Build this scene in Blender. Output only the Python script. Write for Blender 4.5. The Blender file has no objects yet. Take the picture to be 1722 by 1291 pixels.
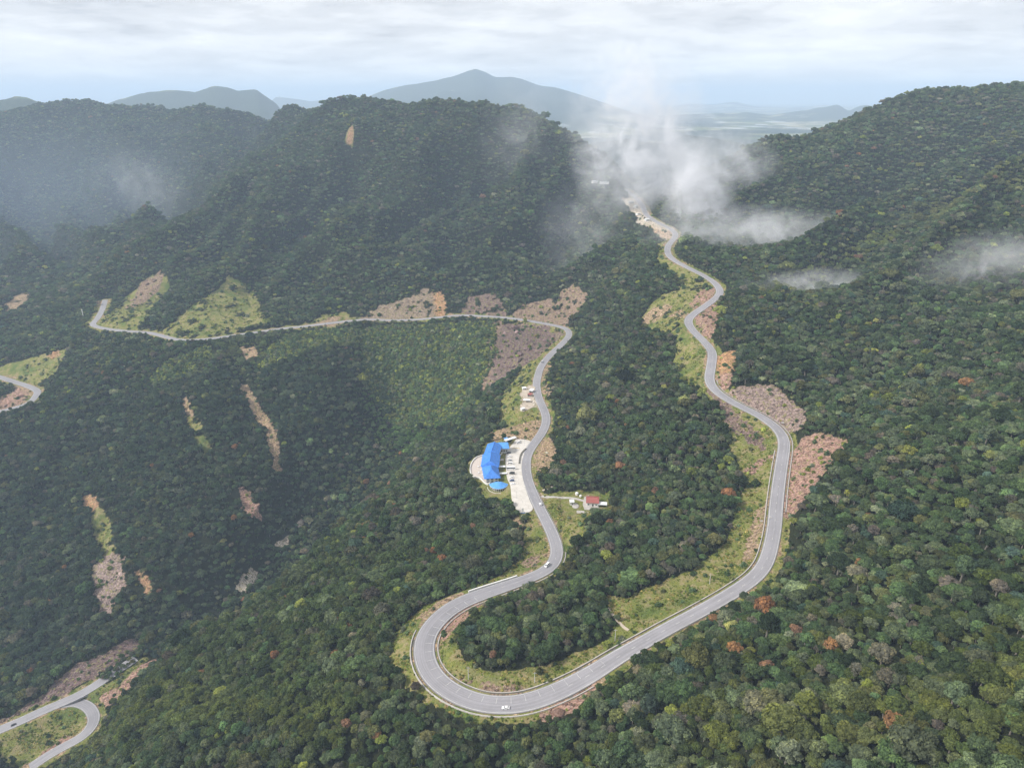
import bpy, bmesh, math, random
import numpy as np
from mathutils import Vector, Matrix
from mathutils.kdtree import KDTree

# ------------------------------------------------------------------ camera, sky, sun, exposure
SC = bpy.context.scene
COL = SC.collection
CAM_Z = 600.0                       # the drone's height; the lowest valley floor is near zero
PITCH = math.radians(22.1)
FPX = 1196.0                        # focal length in pixels of the 1722 px wide photograph
CX, CY = 861.0, 645.5
SP, CP = math.sin(PITCH), math.cos(PITCH)

cam_d = bpy.data.cameras.new('camera')
cam = bpy.data.objects.new('camera', cam_d); COL.objects.link(cam)
cam.location = (0, 0, CAM_Z)
cam.rotation_euler = (math.pi / 2 - PITCH, 0, 0)
cam_d.sensor_fit = 'HORIZONTAL'; cam_d.sensor_width = 36.0
cam_d.lens = 36.0 * FPX / 1722.0
cam_d.clip_start = 1.0; cam_d.clip_end = 150000.0
SC.camera = cam

SUN_EL, SUN_AZ = math.radians(41), math.radians(-104)      # azimuth from +Y, positive to the right
world = bpy.data.worlds.new('World'); SC.world = world
world.use_nodes = True
def build_world():
    nt = world.node_tree; N = nt.nodes; L = nt.links
    N.clear()
    out = N.new('ShaderNodeOutputWorld'); bg = N.new('ShaderNodeBackground')
    sky = N.new('ShaderNodeTexSky'); sky.sky_type = 'NISHITA'; sky.sun_disc = False
    sky.sun_elevation = SUN_EL; sky.sun_rotation = SUN_AZ
    sky.altitude = 1500; sky.dust_density = 2.0
    tc = N.new('ShaderNodeTexCoord')
    sep = N.new('ShaderNodeSeparateXYZ'); L.new(tc.outputs['Generated'], sep.inputs[0])
    # a cloud deck: directions meet a level layer, so cloud bands crowd towards the horizon
    zc = N.new('ShaderNodeMath'); zc.operation = 'MAXIMUM'; zc.inputs[1].default_value = 0.0
    L.new(sep.outputs['Z'], zc.inputs[0])
    za = N.new('ShaderNodeMath'); za.operation = 'ADD'; za.inputs[1].default_value = 0.13
    L.new(zc.outputs[0], za.inputs[0])
    dv = N.new('ShaderNodeVectorMath'); dv.operation = 'DIVIDE'
    cmb = N.new('ShaderNodeCombineXYZ')
    for i in range(3): L.new(za.outputs[0], cmb.inputs[i])
    L.new(tc.outputs['Generated'], dv.inputs[0]); L.new(cmb.outputs[0], dv.inputs[1])
    flat = N.new('ShaderNodeVectorMath'); flat.operation = 'MULTIPLY'; flat.inputs[1].default_value = (1, 1, 1.0)
    L.new(dv.outputs[0], flat.inputs[0])
    def noise(scale, detail, rough, dist, off):
        ad = N.new('ShaderNodeVectorMath'); ad.operation = 'ADD'; ad.inputs[1].default_value = off
        L.new(flat.outputs[0], ad.inputs[0])
        n = N.new('ShaderNodeTexNoise'); n.inputs['Scale'].default_value = scale
        n.inputs['Detail'].default_value = detail; n.inputs['Roughness'].default_value = rough
        n.inputs['Distortion'].default_value = dist
        L.new(ad.outputs[0], n.inputs['Vector']); return n
    n1 = noise(0.80, 9, 0.62, 0.3, (3.1, 7.7, 0.0)); n2 = noise(2.6, 8, 0.64, 0.2, (11.3, 2.2, 4.0))
    mx = N.new('ShaderNodeMath'); mx.operation = 'MULTIPLY_ADD'
    L.new(n2.outputs['Fac'], mx.inputs[0]); mx.inputs[1].default_value = 0.5; L.new(n1.outputs['Fac'], mx.inputs[2])
    rp = N.new('ShaderNodeValToRGB'); L.new(mx.outputs[0], rp.inputs[0])
    rp.color_ramp.interpolation = 'EASE'
    e = rp.color_ramp.elements
    e[0].position = 0.56; e[0].color = (0.20, 0.20, 0.207, 1)
    e[1].position = 0.90; e[1].color = (0.345, 0.343, 0.342, 1)
    a = e.new(0.68); a.color = (0.258, 0.258, 0.263, 1)
    b = e.new(0.79); b.color = (0.304, 0.303, 0.305, 1)
    # thin gaps where a little of the clear sky tints the deck
    sk = N.new('ShaderNodeVectorMath'); sk.operation = 'SCALE'; sk.inputs['Scale'].default_value = 0.10
    L.new(sky.outputs[0], sk.inputs[0])
    mix = N.new('ShaderNodeMix'); mix.data_type = 'RGBA'
    mix.inputs[0].default_value = 0.96
    L.new(sk.outputs[0], mix.inputs[6]); L.new(rp.outputs[0], mix.inputs[7])
    L.new(mix.outputs[2], bg.inputs['Color'])
    ex = N.new('ShaderNodeMapRange'); ex.interpolation_type = 'SMOOTHSTEP'      # a brighter rim low in the cloud deck, all round
    L.new(zc.outputs[0], ex.inputs[0])
    for i, v in enumerate((0.0, 0.16, 0.95, 0.86)): ex.inputs[i + 1].default_value = v
    L.new(ex.outputs[0], bg.inputs['Strength'])
    L.new(bg.outputs[0], out.inputs['Surface'])
build_world()

sun_d = bpy.data.lights.new('sun', 'SUN'); sun = bpy.data.objects.new('sun', sun_d); COL.objects.link(sun)
sun_d.energy = 1.5; sun_d.angle = math.radians(10); sun_d.color = (1.0, 0.95, 0.88)
sd = Vector((math.sin(SUN_AZ) * math.cos(SUN_EL), math.cos(SUN_AZ) * math.cos(SUN_EL), math.sin(SUN_EL)))
sun.rotation_euler = sd.to_track_quat('Z', 'Y').to_euler()
sun.location = (0, 0, 1500)

SC.view_settings.view_transform = 'Standard'; SC.view_settings.look = 'None'
SC.view_settings.exposure = 1.86; SC.view_settings.gamma = 1.0
SC.view_settings.use_curve_mapping = False
SC.render.engine = 'CYCLES'
cy = SC.cycles
cy.max_bounces = 6; cy.diffuse_bounces = 2; cy.glossy_bounces = 2; cy.transmission_bounces = 2
cy.volume_bounces = 4; cy.transparent_max_bounces = 8
cy.volume_step_rate = 1.0; cy.volume_max_steps = 128
cy.use_adaptive_sampling = True; cy.adaptive_threshold = 0.015
cy.use_denoising = True
try: cy.denoiser = 'OPENIMAGEDENOISE'
except Exception: pass

rng = np.random.default_rng(7)
random.seed(7)

# ------------------------------------------------------------------ survey helpers
def factor(py): return SP + (py - CY) / FPX * CP
def P(px, py, drop):
    """the place seen at photo pixel (px, py), drop metres below the camera"""
    z = drop / factor(py)
    return Q(px, py, z)
def Q(px, py, z):
    u = (px - CX) / FPX; v = (py - CY) / FPX
    return (u * z, z * (CP - v * SP), CAM_Z - z * (SP + v * CP))
def project(X, Y, Z):
    h = Z - CAM_Z
    d = Y * CP - h * SP
    d = np.where(d < 1, 1, d)
    return CX + FPX * X / d, CY - FPX * (Y * SP + h * CP) / d, d

def vnoise(x, y, seed):
    """gradient noise, about -1..1"""
    xi = np.floor(x).astype(np.int64); yi = np.floor(y).astype(np.int64)
    xf = x - xi; yf = y - yi
    def g(ix, iy):
        h = (ix * 374761393 + iy * 668265263 + seed * 974634777) & 0xFFFFFFFF
        h = ((h ^ (h >> 13)) * 1274126177) & 0xFFFFFFFF
        h = h ^ (h >> 16)
        a = (h & 0xFFFF) / 65536.0 * 2 * np.pi
        return np.cos(a), np.sin(a)
    u = xf * xf * xf * (xf * (xf * 6 - 15) + 10); v = yf * yf * yf * (yf * (yf * 6 - 15) + 10)
    def d(ix, iy, fx, fy):
        c, s = g(ix, iy); return c * fx + s * fy
    n00 = d(xi, yi, xf, yf); n10 = d(xi + 1, yi, xf - 1, yf)
    n01 = d(xi, yi + 1, xf, yf - 1); n11 = d(xi + 1, yi + 1, xf - 1, yf - 1)
    return ((n00 * (1 - u) + n10 * u) * (1 - v) + (n01 * (1 - u) + n11 * u) * v) * 1.5
def fbm(x, y, seed, octv=4, gain=0.5):
    r = 0; a = 1.0; f = 1.0
    for i in range(octv):
        r = r + a * vnoise(x * f, y * f, seed + i * 17); a *= gain; f *= 2.03
    return r
def ridged(x, y, seed, octv=3):
    r = 0; a = 1.0; f = 1.0
    for i in range(octv):
        r = r + a * (1 - np.abs(vnoise(x * f, y * f, seed + i * 31)) * 2); a *= 0.5; f *= 2.1
    return r / 1.75
def smooth(a, b, t):
    t = np.clip((t - a) / (b - a), 0, 1); return t * t * (3 - 2 * t)

# ------------------------------------------------------------------ road centre lines (pixel, pixel, optional drop)
def fill_drops(pts):
    """pts: (px, py[, drop]); missing drops are filled along the pixel path"""
    s = [0.0]
    for a, b in zip(pts, pts[1:]): s.append(s[-1] + math.hypot(b[0] - a[0], (b[1] - a[1]) * 1.7) / max(20, a[1] - 200))
    ks = [i for i, p in enumerate(pts) if len(p) == 3]
    dr = np.interp(s, [s[i] for i in ks], [pts[i][2] for i in ks])
    return [P(p[0], p[1], d) for p, d in zip(pts, dr)]
def resample(pts, step, it=3):
    """Catmull-Rom through the points, even steps"""
    p = np.array(pts, float); out = []
    q = np.vstack([2 * p[0] - p[1], p, 2 * p[-1] - p[-2]])
    for i in range(1, len(q) - 2):
        t = np.linspace(0, 1, 24, endpoint=False)[:, None]
        a, b, c, d = q[i - 1], q[i], q[i + 1], q[i + 2]
        out.append(0.5 * ((2 * b) + (-a + c) * t + (2 * a - 5 * b + 4 * c - d) * t**2 + (-a + 3 * b - 3 * c + d) * t**3))
    out = np.vstack(out + [p[-1:]])
    for _ in range(2):
        L = np.concatenate([[0], np.cumsum(np.linalg.norm(np.diff(out, axis=0), axis=1))])
        n = max(2, int(L[-1] / step))
        t = np.linspace(0, L[-1], n + 1)
        out = np.stack([np.interp(t, L, out[:, k]) for k in range(3)], 1)
        w = 5
        for _2 in range(it):
            m = out.copy(); m[1:-1] = (out[:-2] + 2 * out[1:-1] + out[2:]) / 4; out = m
    return out

MAIN_PX = [(1052, 318, 218), (1066, 330, 221), (1080, 345, 225), (1087, 361), (1106, 374), (1129, 386), (1136, 396, 240), (1124, 413), (1123, 425, 246), (1132, 436),
    (1155, 449), (1181, 462), (1201, 475), (1210.5, 488, 260), (1207, 498), (1188, 513), (1165, 529), (1157, 540, 270), (1165, 555), (1184.5, 574.5),
    (1197.5, 592, 277), (1196, 615), (1193, 638, 281), (1204, 657), (1236, 678), (1268, 693.5, 288), (1296.5, 711), (1314, 729), (1319, 747, 294), (1314, 782),
    (1309, 818), (1305, 854), (1302, 889, 303), (1294.7, 925), (1286, 950), (1268, 971, 308), (1232, 996), (1182, 1025), (1129, 1053), (1075, 1083, 318), (1040, 1103),
    (1002, 1128), (961, 1151), (919, 1170), (883, 1182), (846, 1186, 329), (807, 1182), (774, 1170), (746, 1154), (726, 1134), (715, 1112), (712, 1090, 334),
    (716.7, 1067), (732, 1045), (757, 1023, 338), (790, 1006), (830, 992), (863, 981), (899, 968), (921, 957), (934, 942), (937, 925, 346), (932, 905), (922, 882),
    (908, 855), (896.6, 831), (887, 806), (884, 783, 356), (886, 766), (896, 748), (909, 731), (917, 715), (918.5, 701, 362), (913, 685), (906, 669), (902.5, 652),
    (903.5, 636, 366), (911, 614), (927, 595), (946, 577), (957, 563, 372), (951, 552), (925, 545.5), (887, 539), (855, 534.5), (820, 532, 378), (775, 530), (743, 533),
    (705, 537), (660, 538.5), (620, 537), (588, 539.5, 386), (540, 545), (500, 550), (476, 552), (420, 560, 393), (378, 566), (346, 570), (303, 571.5), (271, 564, 399),
    (249, 559), (217, 557), (180, 553), (156, 546, 405), (164, 535), (172, 520), (177, 504, 412)]
LEFT_PX = [(-90, 608, 470), (-40, 622), (0, 634), (25, 642), (47, 649), (63, 657, 478), (61, 664), (54, 673), (43, 680), (25, 685), (0, 691, 484), (-60, 700, 490)]
LOW_PX = [(-120, 1272, 592), (-60, 1251), (0, 1226, 584), (29, 1214), (68, 1196), (101, 1182, 578), (135, 1167), (169, 1146), (198, 1126), (228, 1106, 570)]
LOOP_PX = [(96, 1184, 578.6), (126, 1180), (144, 1185), (155, 1196, 580), (158, 1210), (150, 1226), (134, 1240, 584), (108, 1254, 587), (80, 1270, 590), (50, 1290, 593)]
ROADS = {'main': resample(fill_drops(MAIN_PX), 3.0, 6), 'left': resample(fill_drops(LEFT_PX), 3.0, 4),
         'low': resample(fill_drops(LOW_PX), 3.0, 4), 'loop': resample(fill_drops(LOOP_PX), 2.0, 3)}
rw = ROADS['main']                                       # even grade, then the widths along it
def smooth1(a, n):
    for _ in range(n): a = np.concatenate([a[:1], (a[:-2] + 2 * a[1:-1] + a[2:]) / 4, a[-1:]])
    return a
rw[:, 2] = smooth1(rw[:, 2], 120)
hair = np.array(P(770, 1120, 333))
hd = np.hypot(rw[:, 0] - hair[0], rw[:, 1] - hair[1])
HALF = {'main': 4.9 + 1.5 * (1 - smooth(55, 120, hd)), 'left': np.full(len(ROADS['left']), 5.2),
        'low': np.full(len(ROADS['low']), 5.4), 'loop': np.full(len(ROADS['loop']), 5.2)}

# ------------------------------------------------------------------ terrain: survey points, thin-plate surface, gullies, road benches
CTRL = []
def C(*a):
    for t in a: CTRL.append(P(*t))
def D(*a):
    for t in a: CTRL.append(Q(*t))
def W(*a):
    for t in a: CTRL.append((t[0], t[1], CAM_Z + t[2]))
for k, r in ROADS.items():
    if k == 'loop': continue
    for p in r[::(14 if k == 'main' else 20)]: CTRL.append(tuple(p))
# central mountain crest, its right shoulder down to the saddle
D((560, 186, 2080), (600, 176, 2040), (650, 179, 2020), (700, 181, 2000), (745, 179, 1980), (790, 175, 1960), (830, 181, 1930), (870, 198, 1900), (910, 217, 1870), (950, 236, 1840), (1000, 266, 1790), (1035, 296, 1740))
# its face
D((600, 260, 1840), (560, 350, 1650), (520, 450, 1470), (700, 280, 1760), (720, 400, 1540), (700, 470, 1420), (800, 330, 1680), (860, 430, 1490), (900, 350, 1650), (960, 430, 1480), (980, 500, 1300), (420, 460, 1480), (340, 480, 1450), (450, 380, 1650))
# left spur of the central mountain and the valley behind it
D((530, 215, 2060), (480, 262, 1960), (400, 310, 1850), (330, 352, 1740), (260, 400, 1660), (200, 452, 1590), (160, 500, 1500))
D((470, 235, 2380), (400, 275, 2320), (330, 330, 2130), (260, 372, 2000), (200, 430, 1860), (130, 480, 1720), (60, 520, 1600))
# left mountains: crest and faces
D((480, 175, 2480), (530, 181, 2330), (430, 183, 2600), (380, 175, 2720), (330, 185, 2800), (270, 191, 2880), (245, 195, 2900), (190, 184, 3000), (150, 181, 3050), (110, 175, 3080), (60, 190, 3200), (0, 205, 3300), (-120, 200, 3400))
D((120, 300, 2500), (40, 380, 2150), (180, 350, 2250), (240, 300, 2480), (300, 260, 2560), (0, 300, 2650), (0, 460, 1800), (-100, 420, 2000), (60, 450, 1850), (380, 230, 2560), (420, 225, 2500))
D((150, 260, 2720), (195, 330, 2420), (215, 385, 2130), (60, 250, 2900), (90, 330, 2480), (30, 330, 2560), (315, 235, 2660), (285, 290, 2420), (350, 215, 2700), (440, 215, 2440), (385, 262, 2300), (500, 205, 2300))
D((700, 230, 1930), (760, 240, 1850), (640, 230, 1880), (660, 330, 1720), (760, 330, 1640), (620, 420, 1560), (790, 420, 1560), (850, 260, 1850), (500, 320, 1790), (470, 430, 1540))
# left slope under the long road, down to the stream
C((420, 610, 402), (300, 620, 413), (520, 590, 396), (590, 600, 404), (602, 640, 424), (604, 690, 456), (440, 780, 476), (300, 800, 486), (170, 960, 545), (50, 900, 548), (20, 780, 515), (120, 700, 475), (200, 620, 425), (250, 900, 526), (380, 900, 522), (100, 1060, 572), (20, 1130, 584), (300, 980, 550), (350, 700, 440), (520, 740, 472), (190, 800, 500), (-60, 900, 560), (540, 800, 508), (470, 880, 530))
# hollow under the long road and the stream
C((700, 570, 397), (640, 640, 440), (740, 620, 420), (640, 700, 474), (620, 760, 500), (560, 835, 530), (510, 885, 548), (430, 975, 574), (330, 1055, 590), (800, 590, 394), (820, 655, 416), (760, 680, 446), (720, 740, 462), (880, 580, 385), (860, 640, 392), (850, 690, 386))
# near spur left of the hairpin
C((660, 1100, 346), (600, 1180, 352), (560, 1040, 378), (500, 1291, 372), (400, 1180, 405), (300, 1240, 420), (300, 1090, 462), (240, 1255, 462), (110, 1285, 592), (60, 1262, 592), (200, 1225, 560), (420, 1040, 450), (520, 960, 428), (620, 930, 400), (600, 870, 428), (700, 850, 396), (760, 900, 374), (800, 960, 352), (780, 760, 400), (760, 830, 388), (700, 1010, 356), (820, 830, 362), (800, 790, 368), (830, 730, 368), (650, 1250, 352), (700, 800, 425))
# below the hairpin, right foreground, right slopes
C((860, 1291, 336), (760, 1250, 338), (1000, 1230, 322), (1000, 1291, 318), (1200, 1200, 286), (1200, 1291, 278), (1130, 1120, 306), (1400, 1200, 258), (1400, 1050, 274), (1450, 950, 274), (1550, 1100, 252), (1722, 1291, 222), (1722, 1050, 232), (1600, 900, 250), (1722, 900, 236), (1400, 880, 286), (1420, 770, 274), (1500, 800, 258))
C((1722, 640, 236), (1600, 700, 248), (1480, 640, 266), (1400, 720, 276), (1500, 560, 250), (1350, 590, 268), (1300, 640, 274), (1722, 560, 222), (1600, 520, 232), (1400, 520, 252), (1280, 540, 262))
D((1722, 288, 1180), (1650, 312, 1170), (1600, 332, 1165), (1500, 366, 1150), (1400, 405, 1120), (1300, 445, 1080), (1250, 470, 1060), (1722, 430, 960), (1600, 430, 980), (1500, 470, 960))
D((1722, 143, 1640), (1640, 145, 1670), (1560, 153, 1690), (1480, 183, 1700), (1400, 213, 1690), (1300, 248, 1660), (1240, 271, 1640), (1200, 290, 1620), (1140, 320, 1600))
D((1640, 240, 1480), (1500, 270, 1500), (1400, 310, 1430), (1300, 340, 1430), (1220, 360, 1420), (1500, 345, 1320), (1350, 385, 1270), (1220, 420, 1230), (1640, 300, 1330), (1722, 230, 1450))
# forest between the two arms of the road
C((1000, 440, 292), (1050, 380, 262), (1060, 470, 282), (1050, 560, 322), (1000, 620, 350), (1040, 700, 330), (1100, 620, 308), (1100, 760, 316), (1000, 790, 346), (1000, 880, 338), (1100, 900, 322), (1200, 840, 308), (960, 990, 338), (850, 1060, 330), (950, 1060, 326), (1050, 1000, 322), (1180, 930, 312), (980, 840, 346))
# out of sight: back slopes, sides, plateau
W((-200, 2700, -230), (-800, 2900, -220), (-500, 2600, -150), (-1900, 3800, -330), (-2700, 3600, -120), (-1200, 3600, -330), (0, 2500, -260), (0, 3600, -345), (420, 1900, -262), (420, 2300, -310), (700, 2000, -190), (1200, 2200, -190), (1900, 2200, -80), (1600, 1600, 40), (1700, 3400, -340), (800, 3000, -335), (900, 900, -130), (800, 500, -130), (550, 250, -165), (350, 100, -200), (0, 120, -330), (-250, 120, -420), (-700, 250, -560), (-1100, 500, -600), (-1200, 1000, -540), (-1700, 1500, -380), (-2300, 2400, -180), (1700, 900, 30), (1500, 300, 30), (-1700, 700, -560), (-2500, 1300, -420), (-2500, 300, -560), (-1000, 120, -590))
CT = np.array(CTRL)
def tps_fit(X, lam=2e-4):
    p = X[:, :2] / 1000.0; n = len(p)
    d2 = ((p[:, None] - p[None]) ** 2).sum(-1)
    K = 0.5 * d2 * np.log(d2 + 1e-12)
    A = np.zeros((n + 3, n + 3)); A[:n, :n] = K + lam * np.eye(n)
    A[:n, n] = 1; A[:n, n + 1:] = p; A[n:, :n] = A[:n, n:].T
    b = np.zeros(n + 3); b[:n] = X[:, 2]
    return p, np.linalg.solve(A, b)
TP, TW = tps_fit(CT)
def tps(x, y):
    sh = x.shape; q = np.stack([x.ravel(), y.ravel()], 1) / 1000.0; n = len(TP)
    out = np.empty(len(q))
    for s in range(0, len(q), 20000):
        c = q[s:s + 20000].astype(np.float32)
        d2 = ((c[:, None, 0] - TP[None, :, 0].astype(np.float32)) ** 2 + (c[:, None, 1] - TP[None, :, 1].astype(np.float32)) ** 2)
        out[s:s + 20000] = (0.5 * d2 * np.log(d2 + 1e-12)).astype(np.float64) @ TW[:n] + TW[n] + c @ TW[n + 1:]
    return out.reshape(sh)

def axis(lo, hi, d0, d1, fine, grow, cap):
    a = list(np.arange(d0, d1, fine)); s = fine
    while a[-1] < hi: s = min(cap, s * grow); a.append(a[-1] + s)
    s = fine
    while a[0] > lo: s = min(cap, s * grow); a.insert(0, a[0] - s)
    return np.array(a)
AX = axis(-2700, 1900, -470, 420, 3.3, 1.02, 13); AY = axis(60, 3900, 240, 980, 3.3, 1.018, 13)
GX, GY = np.meshgrid(AX, AY)
SPACE = np.maximum(np.gradient(AX)[None, :], np.gradient(AY)[:, None]) * np.ones_like(GX)
H = tps(GX, GY)
# distance to the nearest road, its height and half width there
rp = np.vstack([ROADS[k] for k in ROADS]); rh = np.concatenate([HALF[k] for k in ROADS])
TAIL = np.concatenate([np.arange(len(ROADS[k])) >= len(ROADS[k]) - (12 if k == 'low' else 0) for k in ROADS])   # the end that runs in under the trees
kd = KDTree(len(rp))
for i, p in enumerate(rp): kd.insert((p[0], p[1], 0), i)
kd.balance()
def road_near(x, y, far=70.0):
    """distance to the nearest road centre and its index (far where there is none)"""
    x = np.asarray(x).ravel(); y = np.asarray(y).ravel()
    lo = rp.min(0) - far; hi = rp.max(0) + far
    d = np.full(len(x), 1e6); ix = np.zeros(len(x), int)
    for i in np.nonzero((x > lo[0]) & (x < hi[0]) & (y > lo[1]) & (y < hi[1]))[0]:
        _, j, dd = kd.find((x[i], y[i], 0)); d[i] = dd; ix[i] = j
    return d, ix
RD, RI = road_near(GX, GY); RD = RD.reshape(GX.shape); RI = RI.reshape(GX.shape)
wx = GX + 40 * fbm(GX / 260, GY / 260, 5, 2); wy = GY + 40 * fbm(GX / 260, GY / 260, 9, 2)
amp = smooth(10, 160, RD) * (0.35 + 0.65 * smooth(700, 1700, GY))
amp = amp * (1 - .65 * smooth(500, 900, GX))
H += amp * ((22 + 26 * smooth(1050, 1500, GY)) * (ridged(wx / 400, wy / 400, 21, 3) - 0.55) + 9 * fbm(GX / 120, GY / 120, 41, 3))
def spurs(k, y0, wave, A, seed, mask):
    s_ = GX - k * (GY - y0) + 45 * fbm(GX / 210, GY / 210, seed, 2)
    return A * (ridged(s_ / wave, GY / (wave * 5), seed + 3, 2) - .5) * mask * smooth(15, 150, RD)
def win(v, a, b, c, d): return smooth(a, b, v) * (1 - smooth(c, d, v))
H += spurs(.29, 1400, 260, 135, 611, win(GX, -950, -650, 150, 330) * win(GY, 1330, 1500, 1850, 2050))
H += spurs(-.82, 2500, 360, 190, 631, win(GX, -2600, -2300, -1000, -750) * win(GY, 1700, 1950, 2900, 3150))
H += spurs(1.19, 1400, 270, 85, 651, win(GX, 330, 520, 1500, 1800) * win(GY, 850, 1050, 1450, 1650))
H += spurs(-.12, 950, 130, 26, 671, win(GX, -800, -650, -330, -250) * win(GY, 700, 800, 1100, 1220))
H += spurs(.5, 1000, 110, 9, 691, win(GX, 260, 380, 900, 1200) * win(GY, 250, 330, 800, 950))
H += smooth(6, 60, RD) * 2.2 * fbm(GX / 34, GY / 34, 61, 3)
RZ = rp[RI, 2]; flat_r = rh[RI] + 1.6 + 1.0 * SPACE
off = np.maximum(0, RD - flat_r)
bench = np.clip(H, RZ - 0.45 - 0.75 * off, RZ - 0.45 + 1.15 * off)
H = np.where(RD < 200, bench, H)

def sample(x, y, A=None):
    A = H if A is None else A
    x = np.clip(x, AX[0], AX[-1] - 1e-3); y = np.clip(y, AY[0], AY[-1] - 1e-3)
    i = np.clip(np.searchsorted(AX, x, 'right') - 1, 0, len(AX) - 2); j = np.clip(np.searchsorted(AY, y, 'right') - 1, 0, len(AY) - 2)
    fx = (x - AX[i]) / (AX[i + 1] - AX[i]); fy = (y - AY[j]) / (AY[j + 1] - AY[j])
    return (A[j, i] * (1 - fx) + A[j, i + 1] * fx) * (1 - fy) + (A[j + 1, i] * (1 - fx) + A[j + 1, i + 1] * fx) * fy
def ground(px, py, z0=150.0, z1=4200.0):
    """where the line of sight through a photo pixel first meets the ground"""
    t = np.concatenate([np.arange(z0, 1500, 2.5), np.arange(1500, z1, 6.0)])
    u = (px - CX) / FPX; v = (py - CY) / FPX
    X = u * t; Y = t * (CP - v * SP); Z = CAM_Z - t * (SP + v * CP)
    b = np.nonzero(Z < sample(X, Y))[0]
    if len(b) == 0: k = len(t) - 1
    else: k = b[0]
    return np.array([X[k], Y[k], float(sample(X[k:k + 1], Y[k:k + 1])[0])])

# level pads: the rest stop's car park and terrace, the yard of the red-roofed house
PARK_D, HOUSE_D, STALL_D = 356.6, 351.0, 364.6
PARK_PX = [(848, 742), (856, 745), (853, 758), (850, 775), (852, 800), (857, 815), (858, 836), (838, 836), (820, 830), (812, 812), (793, 803), (790, 780), (798, 770), (811, 765), (815, 748), (840, 737)]
HOUSE_PX = [(944, 836), (1000, 830), (1024, 842), (1026, 858), (985, 862), (950, 866)]
STALL_PX = [(876, 652), (892, 646), (901, 648), (902, 664), (908, 684), (902, 688), (876, 692), (872, 676)]
def poly_sd(poly, x, y):
    """signed distance to a polygon in plan, positive inside"""
    p = np.asarray(poly)[:, :2]; d = np.full(x.shape, 1e9); ins = np.zeros(x.shape, bool)
    for a, b in zip(p, np.roll(p, -1, 0)):
        e = b - a; L = (e * e).sum() + 1e-9
        t = np.clip(((x - a[0]) * e[0] + (y - a[1]) * e[1]) / L, 0, 1)
        d = np.minimum(d, np.hypot(x - a[0] - t * e[0], y - a[1] - t * e[1]))
        c = ((a[1] > y) != (b[1] > y)) & (x < (b[0] - a[0]) * (y - a[1]) / (b[1] - a[1] + 1e-12) + a[0])
        ins ^= c
    return np.where(ins, d, -d)
PADS = []
def _road_at(px, py):
    u, v, d_ = project(rw[:, 0], rw[:, 1], rw[:, 2]); k = int(np.argmin((u - px) ** 2 + (v - py) ** 2)); return rw[k] - np.array([0, 0, .12])
_a, _b = _road_at(897, 748), _road_at(905, 848)            # the car park falls with the road beside it
LOT_K = (_b[2] - _a[2]) / (_b[1] - _a[1])
def lot_z(y): return _a[2] + LOT_K * (y - _a[1])
def on_lot(px, py, h=0.0):
    d_ = 356.0
    for _ in range(6): d_ = CAM_Z - lot_z(P(px, py, d_ - h)[1])
    p_ = P(px, py, d_ - h); return np.array((p_[0], p_[1], lot_z(p_[1])))
LOT_PX = [(868, 738), (880, 738.5), (893, 741.5), (889, 750), (883, 760), (878.5, 772), (877, 787), (879, 803), (884, 822), (890.5, 840), (897, 856), (889, 861), (879, 864.5), (870, 858), (863.5, 848), (860, 835), (858, 815), (853, 805), (851, 790), (850, 770), (853, 758), (861, 747)]
for px, dr in ((PARK_PX, PARK_D), (LOT_PX, None), (HOUSE_PX, HOUSE_D), (STALL_PX, STALL_D)):
    poly = np.array([P(a, b, dr) if dr else on_lot(a, b) for a, b in px]); PADS.append(poly)
    sdv = poly_sd(poly, GX, GY); offp = np.maximum(0, -sdv - 3.5); z = (CAM_Z - dr if dr else lot_z(GY)) - 0.40
    lim = np.clip(H, z - 0.8 * offp, z + 1.0 * offp)
    H = np.where((sdv > -60) & (RD > flat_r), lim, H)

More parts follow.
